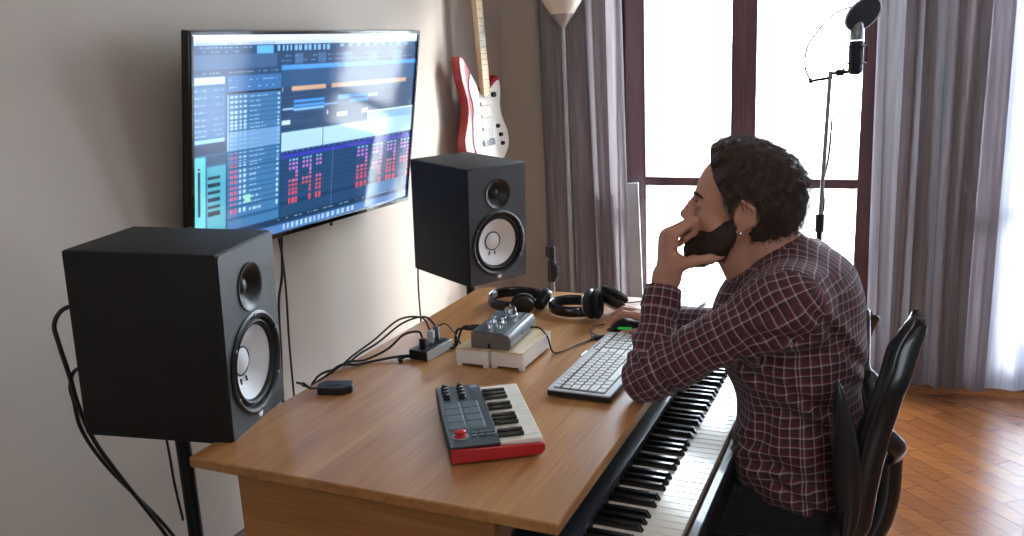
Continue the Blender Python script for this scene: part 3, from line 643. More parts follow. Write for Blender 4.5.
# plugs and leads into the far-left rear of the interface
for k, (yy, lab) in enumerate(((.02, 'black jack plug at the left side of the interface, nearer one'), (.05, 'black jack plug at the left side of the interface, farther one'))):
    x, y, z = -.968, 1.95 + yy - .03, DZ + .066 - .003 * k
    t = thing('jack_plug', lab, 'plug', (x, y, z), math.radians(184))
    MB().cyl((.0, 0, 0), (.045, 0, -.002), .0065, .005, n=14).build('plug_body', M['black'], t)
    MB().cyl((-.006, 0, 0), (0, 0, 0), .0045, n=12).build('plug_collar', M['chrome'], t)
    MB().tube(spline([(.045, 0, -.002), (.07, .003, -.008), (.085, -.012 + .03 * k, -.055), (.10, -.03 + .05 * k, -.0585)]), .0032, 8).build('lead', M['cable'], t)

# ================================================================== USB HUB WITH PLUGS, ADAPTER
hub = thing('usb_hub', 'black and silver socket hub with plugged-in cables on the left of the desk', 'usb hub', (-1.100, 1.900, DZ), math.radians(-6))
MB().box((0, 0, .0135), (.056, .115, .025)).build('body', M['black'], hub, bevel=.002)
MB().box((.0285, 0, .0135), (.0015, .113, .024)).build('side_plate', M['silver'], hub, bevel=.0005)
for k in range(4): MB().box((-.002, -.038 + k * .026, .0265), (.018, .010, .001)).build('port', M['rubber'], hub)
pl = thing('usb_plug', 'silver plug standing upright in the hub', 'plug', (-1.100, 1.905, DZ + .0272), 0)
MB().box((0, 0, .008), (.014, .006, .016)).box((0, 0, .024), (.018, .012, .02)).build('plug_body', M['silver'], pl, bevel=.0015)
pl = thing('usb_plug', 'second pale plug standing behind the first one in the hub', 'plug', (-1.098, 1.932, DZ + .0272), 0)
MB().box((0, 0, .008), (.014, .006, .016)).box((0, 0, .026), (.016, .011, .024)).build('plug_body', M['grey'], pl, bevel=.0015)
pl = thing('usb_plug', 'black low plug in the near end of the hub', 'plug', (-1.102, 1.868, DZ + .0272), 0)
MB().box((0, 0, .012), (.018, .014, .024)).build('plug_body', M['black'], pl, bevel=.002)
g = 'black leads running from the hub over the left desk edge'
cable('hub_cable', [(-1.102, 1.905, .812), (-1.12, 1.90, .845), (-1.17, 1.87, .845), (-1.22, 1.82, .80), (-1.262, 1.75, .762), (-1.30, 1.66, .70), (-1.33, 1.60, .5), (-1.34, 1.58, .008)], .0028, 'highest black lead arching from the upright hub plug over the desk edge', group=g)
cable('hub_cable', [(-1.100, 1.932, .816), (-1.13, 1.93, .838), (-1.18, 1.90, .825), (-1.225, 1.845, .785), (-1.262, 1.78, .757), (-1.31, 1.70, .68), (-1.345, 1.64, .45), (-1.35, 1.62, .008)], .0028, 'second arching black lead just under the highest one from the hub', group=g)
cable('hub_cable', [(-1.104, 1.868, .803), (-1.115, 1.868, .818), (-1.155, 1.862, .808), (-1.19, 1.835, .775), (-1.23, 1.79, .757), (-1.265, 1.73, .757), (-1.32, 1.64, .66), (-1.36, 1.56, .008)], .0030, 'small black lead curving out of the low near hub plug', group=g)
cable('hub_cable', [(-1.118, 1.845, .762), (-1.15, 1.835, .760), (-1.19, 1.81, .756), (-1.23, 1.76, .755), (-1.268, 1.70, .755), (-1.33, 1.58, .62), (-1.37, 1.52, .008)], .0036, 'thick black lead lying on the desk left of the hub', group=g)
cable('white_cable', [(-1.094, 1.932, .815), (-1.07, 1.935, .822), (-1.04, 1.925, .80), (-1.015, 1.92, .765), (-1.005, 1.93, .753)], .0018, 'thin pale wire from the hub to the white boxes')
ad = thing('power_adapter', 'small flat black adapter with a curled lead near the left desk edge', 'adapter', (-1.190, 1.600, DZ), math.radians(24)); ad.scale = (1.22, 1.22, 1.1)
MB().prism([(-.030, -.020), (.018, -.026), (.036, -.012), (.034, .018), (-.022, .024), (-.034, .008)], 0, .016).build('body', M['black'], ad, bevel=.003)
MB().box((.0, 0, .0166), (.03, .02, .001)).build('sticker', M['darkmetal'], ad)
MB().tube(spline([(-.030, -.004, .010), (-.044, -.012, .014), (-.058, -.004, .022), (-.064, .010, .012), (-.056, .020, .004), (-.066, .034, .003), (-.085, .05, .002)]), .0026, 8).build('lead', M['cable'], ad)
cable('hub_cable', [(-1.13, 1.852, .757), (-1.145, 1.842, .757), (-1.150, 1.826, .755), (-1.140, 1.815, .754)], .005, 'short black tail of lead beside the near end of the hub', group=g)

# ================================================================== HEADPHONES
def headphones(loc, rz, label, spread, standing=False):
    """lying on the table: headband arc in the XY plane, cups at both ends"""
    t = thing('headphones', label, 'headphones', loc, rz, 'two pairs of black headphones')
    R0 = .082
    def arc(a0, a1, zt, hw, th, r=R0, n=26, asp=.86):
        def fn(u, v):
            a = math.radians(a0 + (a1 - a0) * v); k = u * 2 * PI
            rr = r + th * math.cos(k); zz = zt + hw * math.sin(k)
            return (rr * math.cos(a), rr * asp * math.sin(a), zz)
        return MB().grid(fn, 14, n, closed_u=True)
    return t, arc
t, arc = headphones((-1.065, 2.375, DZ), math.radians(148), 'left pair of black headphones lying as a wide ring behind the interface', 1)
arc(-160, 160, .018, .017, .0045, .092).build('headband', M['blackgloss'], t, ang=80)
arc(-150, -30, .018, .012, .003, .0865).build('inner_padding', M['seatf'], t, ang=80)
for s in (-1, 1):
    a = math.radians(163 * s); x, y = .095 * math.cos(a), .086 * math.sin(a)
    e = MB().lathe((x - .005, y * 1.6, .026), (.55, -s * .35, .35), [(.0, -.012), (.020, -.012), (.030, -.006), (.033, .004), (.030, .012), (.026, .016), (.014, .012), (0, .010)], 32).build('ear_cup', M['black'], t)
    MB().lathe((x - .005, y * 1.6, .026), (.55, -s * .35, .35), [(.032, .004), (.036, .010), (.034, .019), (.027, .021), (.024, .014), (.032, .004)], 32, caps=False).build('ear_cushion', M['seatf'], e)
    plabel(MB().box((.088 * math.cos(a * .86), .082 * math.sin(a * .86), .018), (.004, .030, .022), rz=a).build('slider', M['silver'], t, bevel=.001), 'bright slider')
for k, a in enumerate((20, 62)):  # two grey pieces stand in for light glinting on the inner band
    a = math.radians(a); plabel(MB().box((.0865 * math.cos(a), .0865 * .86 * math.sin(a), .020), (.003, .028, .016), rz=a).build('pad_highlight', M['grey'], t, bevel=.001), 'grey piece imitating a highlight on the inner band')
t, arc = headphones((-.868, 2.345, DZ), math.radians(-8), 'right pair of black headphones with upright ear cup beside the mouse', 1)
arc(35, 335, .020, .016, .0045, .072).build('headband', M['blackgloss'], t, ang=80)
arc(60, 300, .020, .011, .003, .0665).build('inner_padding', M['seatf'], t, ang=80)
for s, cx, cy, dx in ((-1, .078, -.045, (1, .25, .10)), (1, .105, .035, (.3, .5, .8))):
    z = .047 if s < 0 else .040
    e = MB().lathe((cx, cy, z), dx, [(0, -.018), (.022, -.018), (.036, -.012), (.043, -.002), (.043, .006), (.036, .012), (0, .012)], 36).build('ear_cup', M['black'], t)
    MB().lathe((cx, cy, z), dx, [(.034, .010), (.042, .014), (.044, .022), (.036, .030), (.026, .026), (.022, .014)], 36).build('ear_cushion', M['seatf'], e)
    plabel(MB().lathe((cx, cy, z), dx, [(.024, -.0185), (.026, -.0205), (.028, -.0185)], 36, caps=False).build('cup_ring', M['silver'], e), 'silver ring')
    MB().tube([(cx - .01, cy + .0, z), (.074, s * .036, .030), (.070, s * .028, .022)], .006, 8).build('yoke', M['darkmetal'], t)
cable('headphone_cable', [(-.765, 2.40, .775), (-.74, 2.46, .757), (-.70, 2.50, .754), (-.65, 2.52, .754)], .002, 'thin dark headphone lead running right from the upright ear cup')
# interface lead and mouse lead
cable('interface_cable', [(-.861, 2.0, .811), (-.84, 2.01, .808), (-.815, 2.0, .79), (-.795, 1.985, .756), (-.775, 2.0, .7545), (-.76, 2.05, .754), (-.74, 2.10, .754), (-.726, 2.13, .756)], .0024, 'thin black lead from the interface to the connector by the keyboard')
cn = thing('cable_connector', 'dark lead connector with silver tip between interface and mouse', 'connector', (-.722, 2.13, DZ + .0055), math.radians(35))
MB().cyl((-.018, 0, 0), (.016, 0, 0), .0052, .0055, n=12).build('plug_body', M['black'], cn)
MB().cyl((.016, 0, 0), (.021, 0, 0), .0046, n=12).build('plug_collar', M['chrome'], cn)
cable('mouse_cable', [(-.74, 2.235, .758), (-.76, 2.225, .755), (-.765, 2.19, .754), (-.74, 2.15, .755), (-.715, 2.135, .758)], .0018, 'thin lead from the mouse to the connector')
cable('short_cable', [(-.71, 2.12, .756), (-.705, 2.08, .754), (-.71, 2.03, .754), (-.713, 2.005, .755)], .003, 'short dark lead ending beside the keyboard corner')
jt = MB().cyl((-.713, 2.008, .7555), (-.716, 1.975, .7555), .0045, .0032, n=12).build('jack_tip', M['chrome']); tag(jt, 'silver plug tip on the desk beside the keyboard corner', 'plug')
# mouse (pointing left, away from the hand)
ms = thing('mouse', 'black computer mouse with green side button under the man\'s hand', 'mouse', (-.668, 2.215, DZ), math.radians(184))
def msf(u, v):
    a = u * 2 * PI; x = -.055 + .11 * v; hw = .031 * (1 - abs(2 * v - 1.05) ** 2.6 * .85) ; hh = .036 * max(0, 1 - abs(2 * v - .9) ** 2.4) + .003
    cy, sz = math.cos(a), math.sin(a); return (x, hw * math.copysign(abs(cy) ** .8, cy), hh * .45 + hh * .45 * math.copysign(abs(sz) ** .8, sz) + .001)
MB().grid(msf, 28, 18, closed_u=True).build('shell', M['black'], ms, ang=80)
MB().cyl((.026, -.003, .026), (.026, .003, .026), .008, n=16).build('wheel', M['rubber'], ms)
plabel(MB().prism([(-.022, 0), (.02, 0), (.018, .007), (-.018, .008)], .0285, .0315, Matrix(((1, 0, 0, 0), (0, 0, 1, 0), (0, 1, 0, .014), (0, 0, 0, 1)))).build('side_button', M['green'], ms, bevel=.001), 'bright green side button')
pp = MB().prism([(0, -.14), (.14, -.14), (.14, .14), (0, .14)], 0, .0012); pp = pp.build('paper_sheet', M['paper'], smooth=False); pp.location = (-.665, 2.395, DZ + .0003); tag(pp, 'white sheet of paper on the far desk corner behind the sleeve', 'paper')
pn = MB().cyl((0, 0, 0), (.0, .13, 0), .0035, n=12).build('pen_body', M['grey']); pn.name = 'pen'; pn.location = (-.545, 2.41, DZ + .0052); pn.rotation_euler = (0, 0, math.radians(-10)); tag(pn, 'slim grey pen lying on the white paper', 'pen')

# ================================================================== GUITAR ON THE WALL
gt = thing('electric_guitar', 'red electric guitar with white pickguard hanging on the wall above the far monitor', 'guitar', (-1.745, 3.615, 1.115), math.radians(-12), ry=math.radians(-3))
# local: y = across, z = up, x = out of the face
outl = [(-.165, .02), (-.155, -.05), (-.10, -.10), (0, -.12), (.10, -.10), (.155, -.05), (.16, .02), (.13, .09), (.115, .15), (.13, .21), (.125, .27), (.10, .285), (.075, .26), (.055, .235), (.03, .23), (-.02, .235), (-.045, .25), (-.07, .29), (-.10, .345), (-.135, .375), (-.15, .35), (-.145, .28), (-.125, .21), (-.118, .15), (-.135, .09)]
sm = [(p.x, p.y) for p in spline([(a, b, 0) for a, b in outl + [outl[0]]], 5)][:-1]
YZ = Matrix(((0, 0, 1, 0), (1, 0, 0, 0), (0, 1, 0, 0), (0, 0, 0, 1)))
MB().prism(sm, -.022, .022, YZ).build('body', M['redgtr'], gt, bevel=.006, seg=3)
pg = [(-.085, .30), (-.10, .24), (-.082, .16), (-.095, .08), (-.10, -.02), (-.04, -.095), (.07, -.105), (.145, -.045), (.152, .03), (.123, .09), (.108, .15), (.122, .21), (.116, .262), (.075, .245), (.03, .215), (-.03, .215), (-.05, .25)]
pgs = [(p.x, p.y) for p in spline([(a, b, 0) for a, b in pg + [pg[0]]], 4)][:-1]
pk = MB().prism(pgs, .0225, .026, YZ).build('pickguard', M['gtrwhite'], gt, bevel=.001)
for z in (.055, .11, .165): MB().box((.030, 0, z), (.009, .072, .017)).build('pickup', M['gtrwhite'], gt, bevel=.003)
nk = MB().box((.030, 0, .52), (.022, .050, .62)).build('neck', M['maple'], gt, bevel=.005)
MB().add([(.041, -.022, .20), (.041, .022, .20), (.041, .020, .83), (.041, -.020, .83), (.045, -.022, .20), (.045, .022, .20), (.045, .020, .83), (.045, -.020, .83)], [(0, 3, 2, 1), (4, 5, 6, 7), (0, 1, 5, 4), (1, 2, 6, 5), (2, 3, 7, 6), (3, 0, 4, 7)]).build('fingerboard', M['maple'], nk)
for k in range(21):
    fr = MB(); fr.box((.0458, 0, .83 - .62 * (1 - 2 ** (-(k + 1) / 12)) * 1.45), (.0014, .042, .0018))
    fr.build('fret', M['chrome'], nk)
hdp = [(-.022, .83), (.022, .83), (.030, .87), (.035, .98), (.02, 1.0), (-.03, .99), (-.05, .96), (-.03, .90)]
hd = MB().prism(hdp, .015, .030, YZ).build('headstock', M['maple'], gt, bevel=.003)
for k in range(6): MB().cyl((.023, -.03, .86 + k * .022), (.023, -.055, .86 + k * .022), .005, n=10).build('tuning_peg', M['chrome'], hd)
br = MB().box((.030, 0, -.005), (.012, .075, .03)).build('bridge', M['chrome'], gt, bevel=.002)
st = MB()
for k in range(6): st.cyl((.042, -.018 + k * .0072, -.005), (.048, -.016 + k * .0064, .84), .0006, n=5)
st.build('strings', M['chrome'], gt)
for y, z in ((.075, .06), (.092, .02), (.10, -.02)): MB().cyl((.026, y, z), (.038, y, z), .010, .008, n=16).build('knob', M['darkmetal'], gt)
MB().cyl((.026, .06, .20), (.040, .06, .20), .012, n=14).build('strap_button', M['darkmetal'], gt)
gh = thing('guitar_hanger', 'black wall hook holding the guitar above the frame', 'guitar hanger', (WX, 3.615, 2.05))
MB().box((.008, 0, 0), (.015, .05, .09)).build('wall_plate', M['black'], gh, bevel=.003)
MB().cyl((.014, 0, 0), (.13, -.0, 0), .006, n=10).build('arm', M['black'], gh)
MB().tube(spline([(.17, .045, .02), (.135, .04, -.005), (.13, 0, -.005), (.135, -.04, -.005), (.17, -.045, .02)]), .007, 8).build('hook', M['rubber'], gh)
# ================================================================== FLOOR LAMP
fl = thing('floor_lamp', 'slim silver uplighter floor lamp with bowl shade before the left curtain', 'floor lamp', (-1.43, 3.86, 0))
MB().lathe((0, 0, 0), (0, 0, 1), [(.13, 0), (.13, .012), (.11, .022), (.03, .03), (.012, .045)], 40).build('base', M['lampmetal'], fl)
MB().cyl((0, 0, .03), (-.012, 0, 1.60), .0095, n=16).build('pole', M['lampmetal'], fl)
plabel(MB().lathe((-.012, 0, 1.595), (0, 0, 1), [(.010, 0), (.022, .015), (.052, .055), (.050, .057), (.020, .02), (0, .015)], 40).build('cup', M['lampmetal'], fl), 'metal cup under the shade')
MB().lathe((-.012, 0, 1.652), (0, 0, 1), [(.0525, 0), (.088, .055), (.118, .115), (.1165, .116), (.086, .056), (.051, .0015), (.0525, 0)], 48, caps=False).build('lamp_shade', M['lampshade'], fl)
# ================================================================== SMALL STAND BY THE WALL
ts = thing('instrument_stand', 'short dark stand with clamp on a thin pole before the far wall', 'stand', (-1.47, 3.70, 0))
MB().cyl((0, 0, .02), (0, 0, .50), .010, n=14).build('pole', M['grey'], ts)
MB().cyl((0, 0, .46), (0, 0, .56), .024, .020).cyl((0, 0, .55), (0, 0, .57), .013).cyl((0, 0, .57), (0, 0, .625), .020, .018).box((-.018, 0, .60), (.018, .02, .05)).box((.02, 0, .51), (.02, .02, .06)).build('clamp', M['black'], ts, bevel=.002)
for k in range(3):
    a = k * 2 * PI / 3 + .7; MB().tube([(.01 * math.cos(a), .01 * math.sin(a), .20), (.16 * math.cos(a), .16 * math.sin(a), .01)], .008, 8).build('leg', M['black'], ts)
# ================================================================== MICROPHONE STAND
mc = thing('microphone_stand', 'microphone stand in front of the bright balcony door behind the man', 'microphone stand', (-.30, 3.60, 0))
MB().cyl((0, 0, .03), (0, 0, .80), .011).build('lower_pole', M['black'], mc)
MB().cyl((0, 0, .80), (.018, 0, 1.375), .008).build('upper_pole', M['grey'], mc)
MB().cyl((0, 0, .76), (0, 0, .83), .017).build('clutch', M['black'], mc)
MB().cyl((-.055, 0, 1.340), (.028, 0, 1.352), .006).cyl((-.058, 0, 1.339), (-.045, 0, 1.341), .010).cyl((.012, 0, 1.365), (.085, -.01, 1.372), .006).cyl((.04, -.004, 1.367), (.065, -.008, 1.370), .013).build('boom', M['darkmetal'], mc)
MB().tube(spline([(-.055, 0, 1.345), (-.075, .005, 1.40), (-.068, .02, 1.47), (-.03, .03, 1.53), (.02, .02, 1.58), (.07, 0, 1.60), (.11, -.02, 1.60)]), .004, 8).build('gooseneck', M['grey'], mc)
MB().tube(spline([(.030, .012, 1.20), (.022, .014, 1.05), (.006, .013, .95), (.012, .014, .86), (-.008, .014, .75), (.010, .014, .62), (.0, .016, .4), (.0, .03, .02)]), .0042, 8).build('wrapped_cable', M['cable'], mc)
for k in range(3):
    a = k * 2 * PI / 3 + .2; MB().tube([(.01 * math.cos(a), .01 * math.sin(a), .16), (.30 * math.cos(a), .30 * math.sin(a), .012)], .009, 8).build('leg', M['black'], mc)
mi = thing('microphone', 'dark studio microphone hanging upright at the stand near the right curtain', 'microphone', (-.195, 3.585, 1.372))
MB().lathe((0, 0, 0), (0, 0, 1), [(.0, -.012), (.016, -.012), (.025, -.004), (.026, .0), (.026, .105), (.024, .11), (0, .11)], 32).build('microphone_body', M['darkmetal'], mi)
MB().lathe((0, 0, .111), (0, 0, 1), [(.024, 0), (.025, .004), (.025, .050), (.018, .064), (0, .068)], 32).build('grille', M['grey'], mi)
MB().tube([(.036 * math.cos(t), .036 * math.sin(t), .03) for t in [k * PI / 10 for k in range(21)]], .003, 6).tube([(.036 * math.cos(t), .036 * math.sin(t), .09) for t in [k * PI / 10 for k in range(21)]], .003, 6).tube([(.037, 0, .03), (.037, 0, .09)], .003, 6).tube([(-.037, 0, -.0), (-.037, 0, .09)], .003, 6).build('shock_mount', M['darkmetal'], mi)
pf = thing('pop_filter', 'dark round pop filter with pale rim above the microphone', 'pop filter', (-.175, 3.56, 1.575))
dz_ = (.55, -.60, -.55)
MB().lathe((0, 0, 0), dz_, [(0, -.004), (.066, -.004), (.068, 0), (.066, .004), (0, .004)], 40).build('screen_disc', M['mesh'], pf)
x_, y_, d_ = frame_of(dz_); MB().tube([x_ * .069 * math.cos(t) + y_ * .069 * math.sin(t) for t in [k * PI / 20 for k in range(41)]], .004, 8).build('rim', M['silver'], pf)

# ================================================================== OFFICE CHAIR
ch = thing('office_chair', 'black mesh office chair with curved back under the man', 'office chair', (-.176, 1.95, 0), .14)
def bx_(z):   # rear profile of the backrest, x from the chair's base for a height z
    pts = [(.45, .095), (.50, .09), (.61, .088), (.675, .092), (.74, .10), (.815, .119), (.875, .138), (.925, .150), (.96, .172), (.99, .20)]
    for (a, b), (c, d) in zip(pts, pts[1:]):
        if z <= c: return b + (d - b) * (z - a) / (c - a)
    return pts[-1][1]
def bk_(u, v):
    y = -1 + 2 * u; z = .52 + .455 * v; hw = .20 + .03 * math.sin(v * PI * .8) - .02 * max(0, v - .75) / .25; 
    zz = z - (.23 * (1 - y * y) + .055 * (1 + y)) * v ** 3
    return (bx_(zz) + .045 - .045 * y * y, y * hw, zz)
MB().grid(bk_, 24, 22).build('backrest', M['mesh'], ch, solid=.012, ang=80)
rim = []
for k in range(15): rim.append(bk_(0, k / 14))
for k in range(1, 12): rim.append(Vector(bk_(k / 12, 1)) + Vector((0.004, 0, .004 * math.sin(k / 12 * PI))))
for k in range(14, -1, -1): rim.append(bk_(1, k / 14))
for k in range(11, 0, -1): rim.append(Vector(bk_(k / 12, 0)))
rim.append(rim[0])
MB().tube(spline(rim, 3), .0185, 12, flat=.62).build('back_frame', M['chairframe'], ch, ang=80)
# wide moulded blades sweeping down both sides
for s in (-1, 1):
    def bl(u, v, s=s):
        z = .50 + .47 * v; a = u * 2 * PI; wd = .018 + .014 * math.sin(v * PI) + .012 * max(0, v - .7) / .3; rd = math.sqrt(max(.0004, 1 - (max(0, v - .88) / .12) ** 2)) * math.sqrt(max(.0004, 1 - (max(0, .1 - v) / .1) ** 2)); wd *= rd; 
        zt = z - (.11 * v ** 3 if s > 0 else 0); p = Vector((bx_(max(zt, .45)) + .012, s * (.205 + .03 * math.sin(v * PI * .8) - .02 * max(0, v - .75) / .25), z - (.11 * v ** 3 if s > 0 else 0)))
        return p + Vector((wd * math.cos(a), s * .011 * rd * math.sin(a), 0))
    MB().grid(bl, 16, 48, closed_u=True).build('side_blade', M['chairframe'], ch, ang=80)
    MB().tube(spline([(-.06, s * .22, .41), (.02, s * .258, .43), (.060, s * .266, .50), (.068, s * .268, .60)]), .012, 10, flat=.7).build('arm_bracket', M['chairframe'], ch, ang=80)
    def ar(u, v, s=s):
        z = .52 + .345 * v; a = u * 2 * PI; wd = .001 + .029 * math.sin(min(1, v * 1.02) * PI) ** .6 * (1.05 - .35 * v)
        return (.072 - .030 * v * v + wd * math.cos(a), s * (.268 - .012 * v) + .009 * min(1, wd / .012) * math.sin(a), z)
    MB().grid(ar, 16, 20, closed_u=True).build('armrest', M['chairframe'], ch, ang=80)
plabel(MB().tube(spline([(.10, -.21, .74), (.135, -.20, .73), (.168, -.17, .69), (.17, -.08, .63), (.175, 0, .60), (.17, .08, .63), (.165, .17, .69), (.10, .21, .74)]), .016, 10, flat=1.3).build('lumbar_bar', M['chairframe'], ch, ang=80), 'curved bar behind the backrest')
MB().tube(spline([(.02, 0, .38), (.13, 0, .385), (.17, 0, .48), (.175, 0, .61)]), .020, 10, flat=1.6).build('back_spine', M['chairframe'], ch, ang=80)
def seatf(u, v):
    a = u * 2 * PI; x = math.copysign(abs(math.cos(a)) ** .55, math.cos(a)) * .235; y = math.copysign(abs(math.sin(a)) ** .55, math.sin(a)) * .235
    k = [0, .8, 1, 1, .93, .7, 0][int(round(v * 6))]; z = [.385, .385, .395, .42, .435, .442, .444][int(round(v * 6))]
    return (x * k - .10, y * k, z)
MB().grid(seatf, 36, 7, closed_u=True).build('seat', M['seatf'], ch, ang=80)
MB().cyl((-.08, 0, .10), (-.08, 0, .28), .028).cyl((-.08, 0, .28), (-.08, 0, .38), .018).box((-.08, 0, .372), (.18, .14, .025)).build('gas_lift', M['black'], ch)
for k in range(5):
    a = k * 2 * PI / 5 + .3; c, s = math.cos(a), math.sin(a)
    lg = MB().tube([(-.08 + .02 * c, .02 * s, .115), (-.08 + .30 * c, .30 * s, .075)], [.026, .016], 10).build('leg', M['black'], ch)
    MB().cyl((-.08 + .30 * c - .012 * s, .30 * s + .012 * c, .028), (-.08 + .30 * c + .012 * s, .30 * s - .012 * c, .028), .028, n=20).cyl((-.08 + .30 * c, .30 * s, .028), (-.08 + .30 * c, .30 * s, .07), .007, n=8).build('caster', M['rubber'], lg)
# ================================================================== MAN (shapes grown as smooth-blended volumes)
class Grid:
    def __init__(s, lo, hi, h):
        s.lo = np.array(lo, float); s.h = h; s.n = np.ceil((np.array(hi) - s.lo) / h).astype(int) + 1
        s.V = np.full(s.n, .5, np.float32)
    def region(s, lo, hi, pad):
        a = np.maximum(0, np.floor((np.array(lo) - pad - s.lo) / s.h).astype(int)); b = np.minimum(s.n, np.ceil((np.array(hi) + pad - s.lo) / s.h).astype(int) + 1)
        sl = tuple(slice(x, y) for x, y in zip(a, b))
        ax = [s.lo[i] + s.h * np.arange(a[i], b[i], dtype=np.float32) for i in range(3)]
        return sl, np.stack(np.meshgrid(*ax, indexing='ij'), -1)
    def add(s, prim, k=.01, op='u'):
        fn, lo, hi = prim; sl, P = s.region(lo, hi, k + 3 * s.h + .008)
        if P.size == 0: return
        d = fn(P).astype(np.float32); v = s.V[sl]
        if op == 'u':
            h = np.maximum(k - np.abs(v - d), 0) / k; s.V[sl] = np.minimum(v, d) - h * h * k * .25
        elif op == 's':
            h = np.maximum(k - np.abs(v + d), 0) / k; s.V[sl] = np.maximum(v, -d) + h * h * k * .25
        elif op == 'i': s.V[sl] = np.maximum(v, d)
def cone(a, b, ra, rb):
    a = np.array(a, float); b = np.array(b, float); R = max(ra, rb); ab = b - a; L2 = ab @ ab
    def fn(P):
        t = np.clip(((P - a) @ ab) / L2, 0, 1); d = P - a - t[..., None] * ab
        return np.sqrt((d * d).sum(-1)) - (ra + (rb - ra) * t)
    return fn, np.minimum(a, b) - R, np.maximum(a, b) + R
def ell(c, r, R=None):
    c = np.array(c, float); r = np.array(r, float); m = r.max()
    R = np.eye(3) if R is None else np.array(R)
    def fn(P):
        q = (P - c) @ R; k0 = np.sqrt(((q / r) ** 2).sum(-1)); k1 = np.sqrt(((q / r ** 2) ** 2).sum(-1))
        return np.where(k1 > 1e-6, k0 * (k0 - 1) / np.maximum(k1, 1e-6), -r.min())
    return fn, c - m, c + m
def surface(g):
    V = g.V; S = V < 0; n = np.array(V.shape) - 1
    c = np.zeros(n, np.int8)
    for dx in (0, 1):
        for dy in (0, 1):
            for dz in (0, 1): c += S[dx:dx + n[0], dy:dy + n[1], dz:dz + n[2]]
    act = np.argwhere((c > 0) & (c < 8)); idx = -np.ones(n, np.int64); idx[tuple(act.T)] = np.arange(len(act))
    acc = np.zeros((len(act), 3)); cnt = np.zeros(len(act))
    cor = [(x, y, z) for x in (0, 1) for y in (0, 1) for z in (0, 1)]
    for a in cor:
        for ax in range(3):
            if a[ax]: continue
            b = list(a); b[ax] = 1
            va = V[act[:, 0] + a[0], act[:, 1] + a[1], act[:, 2] + a[2]]; vb = V[act[:, 0] + b[0], act[:, 1] + b[1], act[:, 2] + b[2]]
            m = (va < 0) != (vb < 0); t = np.where(m, va / np.where(m, va - vb, 1), 0)
            p = np.tile(np.array(a, float), (len(act), 1)); p[:, ax] += t; acc[m] += p[m]; cnt[m] += 1
    P = g.lo + g.h * (act + acc / np.maximum(cnt, 1)[:, None])
    faces = []
    for ax in range(3):
        o = [i for i in range(3) if i != ax]
        A = [slice(None)] * 3; B = [slice(None)] * 3; A[ax] = slice(0, -1); B[ax] = slice(1, None)
        sa, sb = S[tuple(A)], S[tuple(B)]; e = np.argwhere(sa != sb)
        e = e[(e[:, o[0]] > 0) & (e[:, o[1]] > 0) & (e[:, o[0]] < n[o[0]]) & (e[:, o[1]] < n[o[1]])]
        flip = sa[tuple(e.T)]
        q = []
        for da, db in ((-1, -1), (0, -1), (0, 0), (-1, 0)):
            x = e.copy(); x[:, o[0]] += da; x[:, o[1]] += db; q.append(idx[tuple(x.T)])
        q = np.stack(q, 1)
        if ax == 1: flip = ~flip
        q[~flip] = q[~flip][:, ::-1]
        faces.append(q[(q >= 0).all(1)])
    return P, np.concatenate(faces)
def mesh_np(name, P, Fc, m, parent, smooth_iter=0):
    if smooth_iter:
        e = np.concatenate([Fc[:, [0, 1]], Fc[:, [1, 2]], Fc[:, [2, 3]], Fc[:, [3, 0]]])
        for _ in range(smooth_iter):
            acc = np.zeros_like(P); cnt = np.zeros(len(P))
            np.add.at(acc, e[:, 0], P[e[:, 1]]); np.add.at(cnt, e[:, 0], 1); np.add.at(acc, e[:, 1], P[e[:, 0]]); np.add.at(cnt, e[:, 1], 1)
            P = P * .5 + .5 * acc / np.maximum(cnt, 1)[:, None]
    me = bpy.data.meshes.new(name); me.vertices.add(len(P)); me.vertices.foreach_set('co', P.ravel())
    me.loops.add(len(Fc) * 4); me.loops.foreach_set('vertex_index', Fc.ravel().astype(np.int32))
    me.polygons.add(len(Fc)); me.polygons.foreach_set('loop_start', np.arange(0, len(Fc) * 4, 4, dtype=np.int32)); me.polygons.foreach_set('loop_total', np.full(len(Fc), 4, np.int32))
    me.update(calc_edges=True); me.validate(); me.polygons.foreach_set('use_smooth', [True] * len(me.polygons)); me.materials.append(m)
    o = bpy.data.objects.new(name, me); COL.objects.link(o); o.parent = parent
    return o, P

man = thing('person', 'bearded man in a red checked shirt leaning on the desk, chin on hand', 'person', (0, 0, 0))
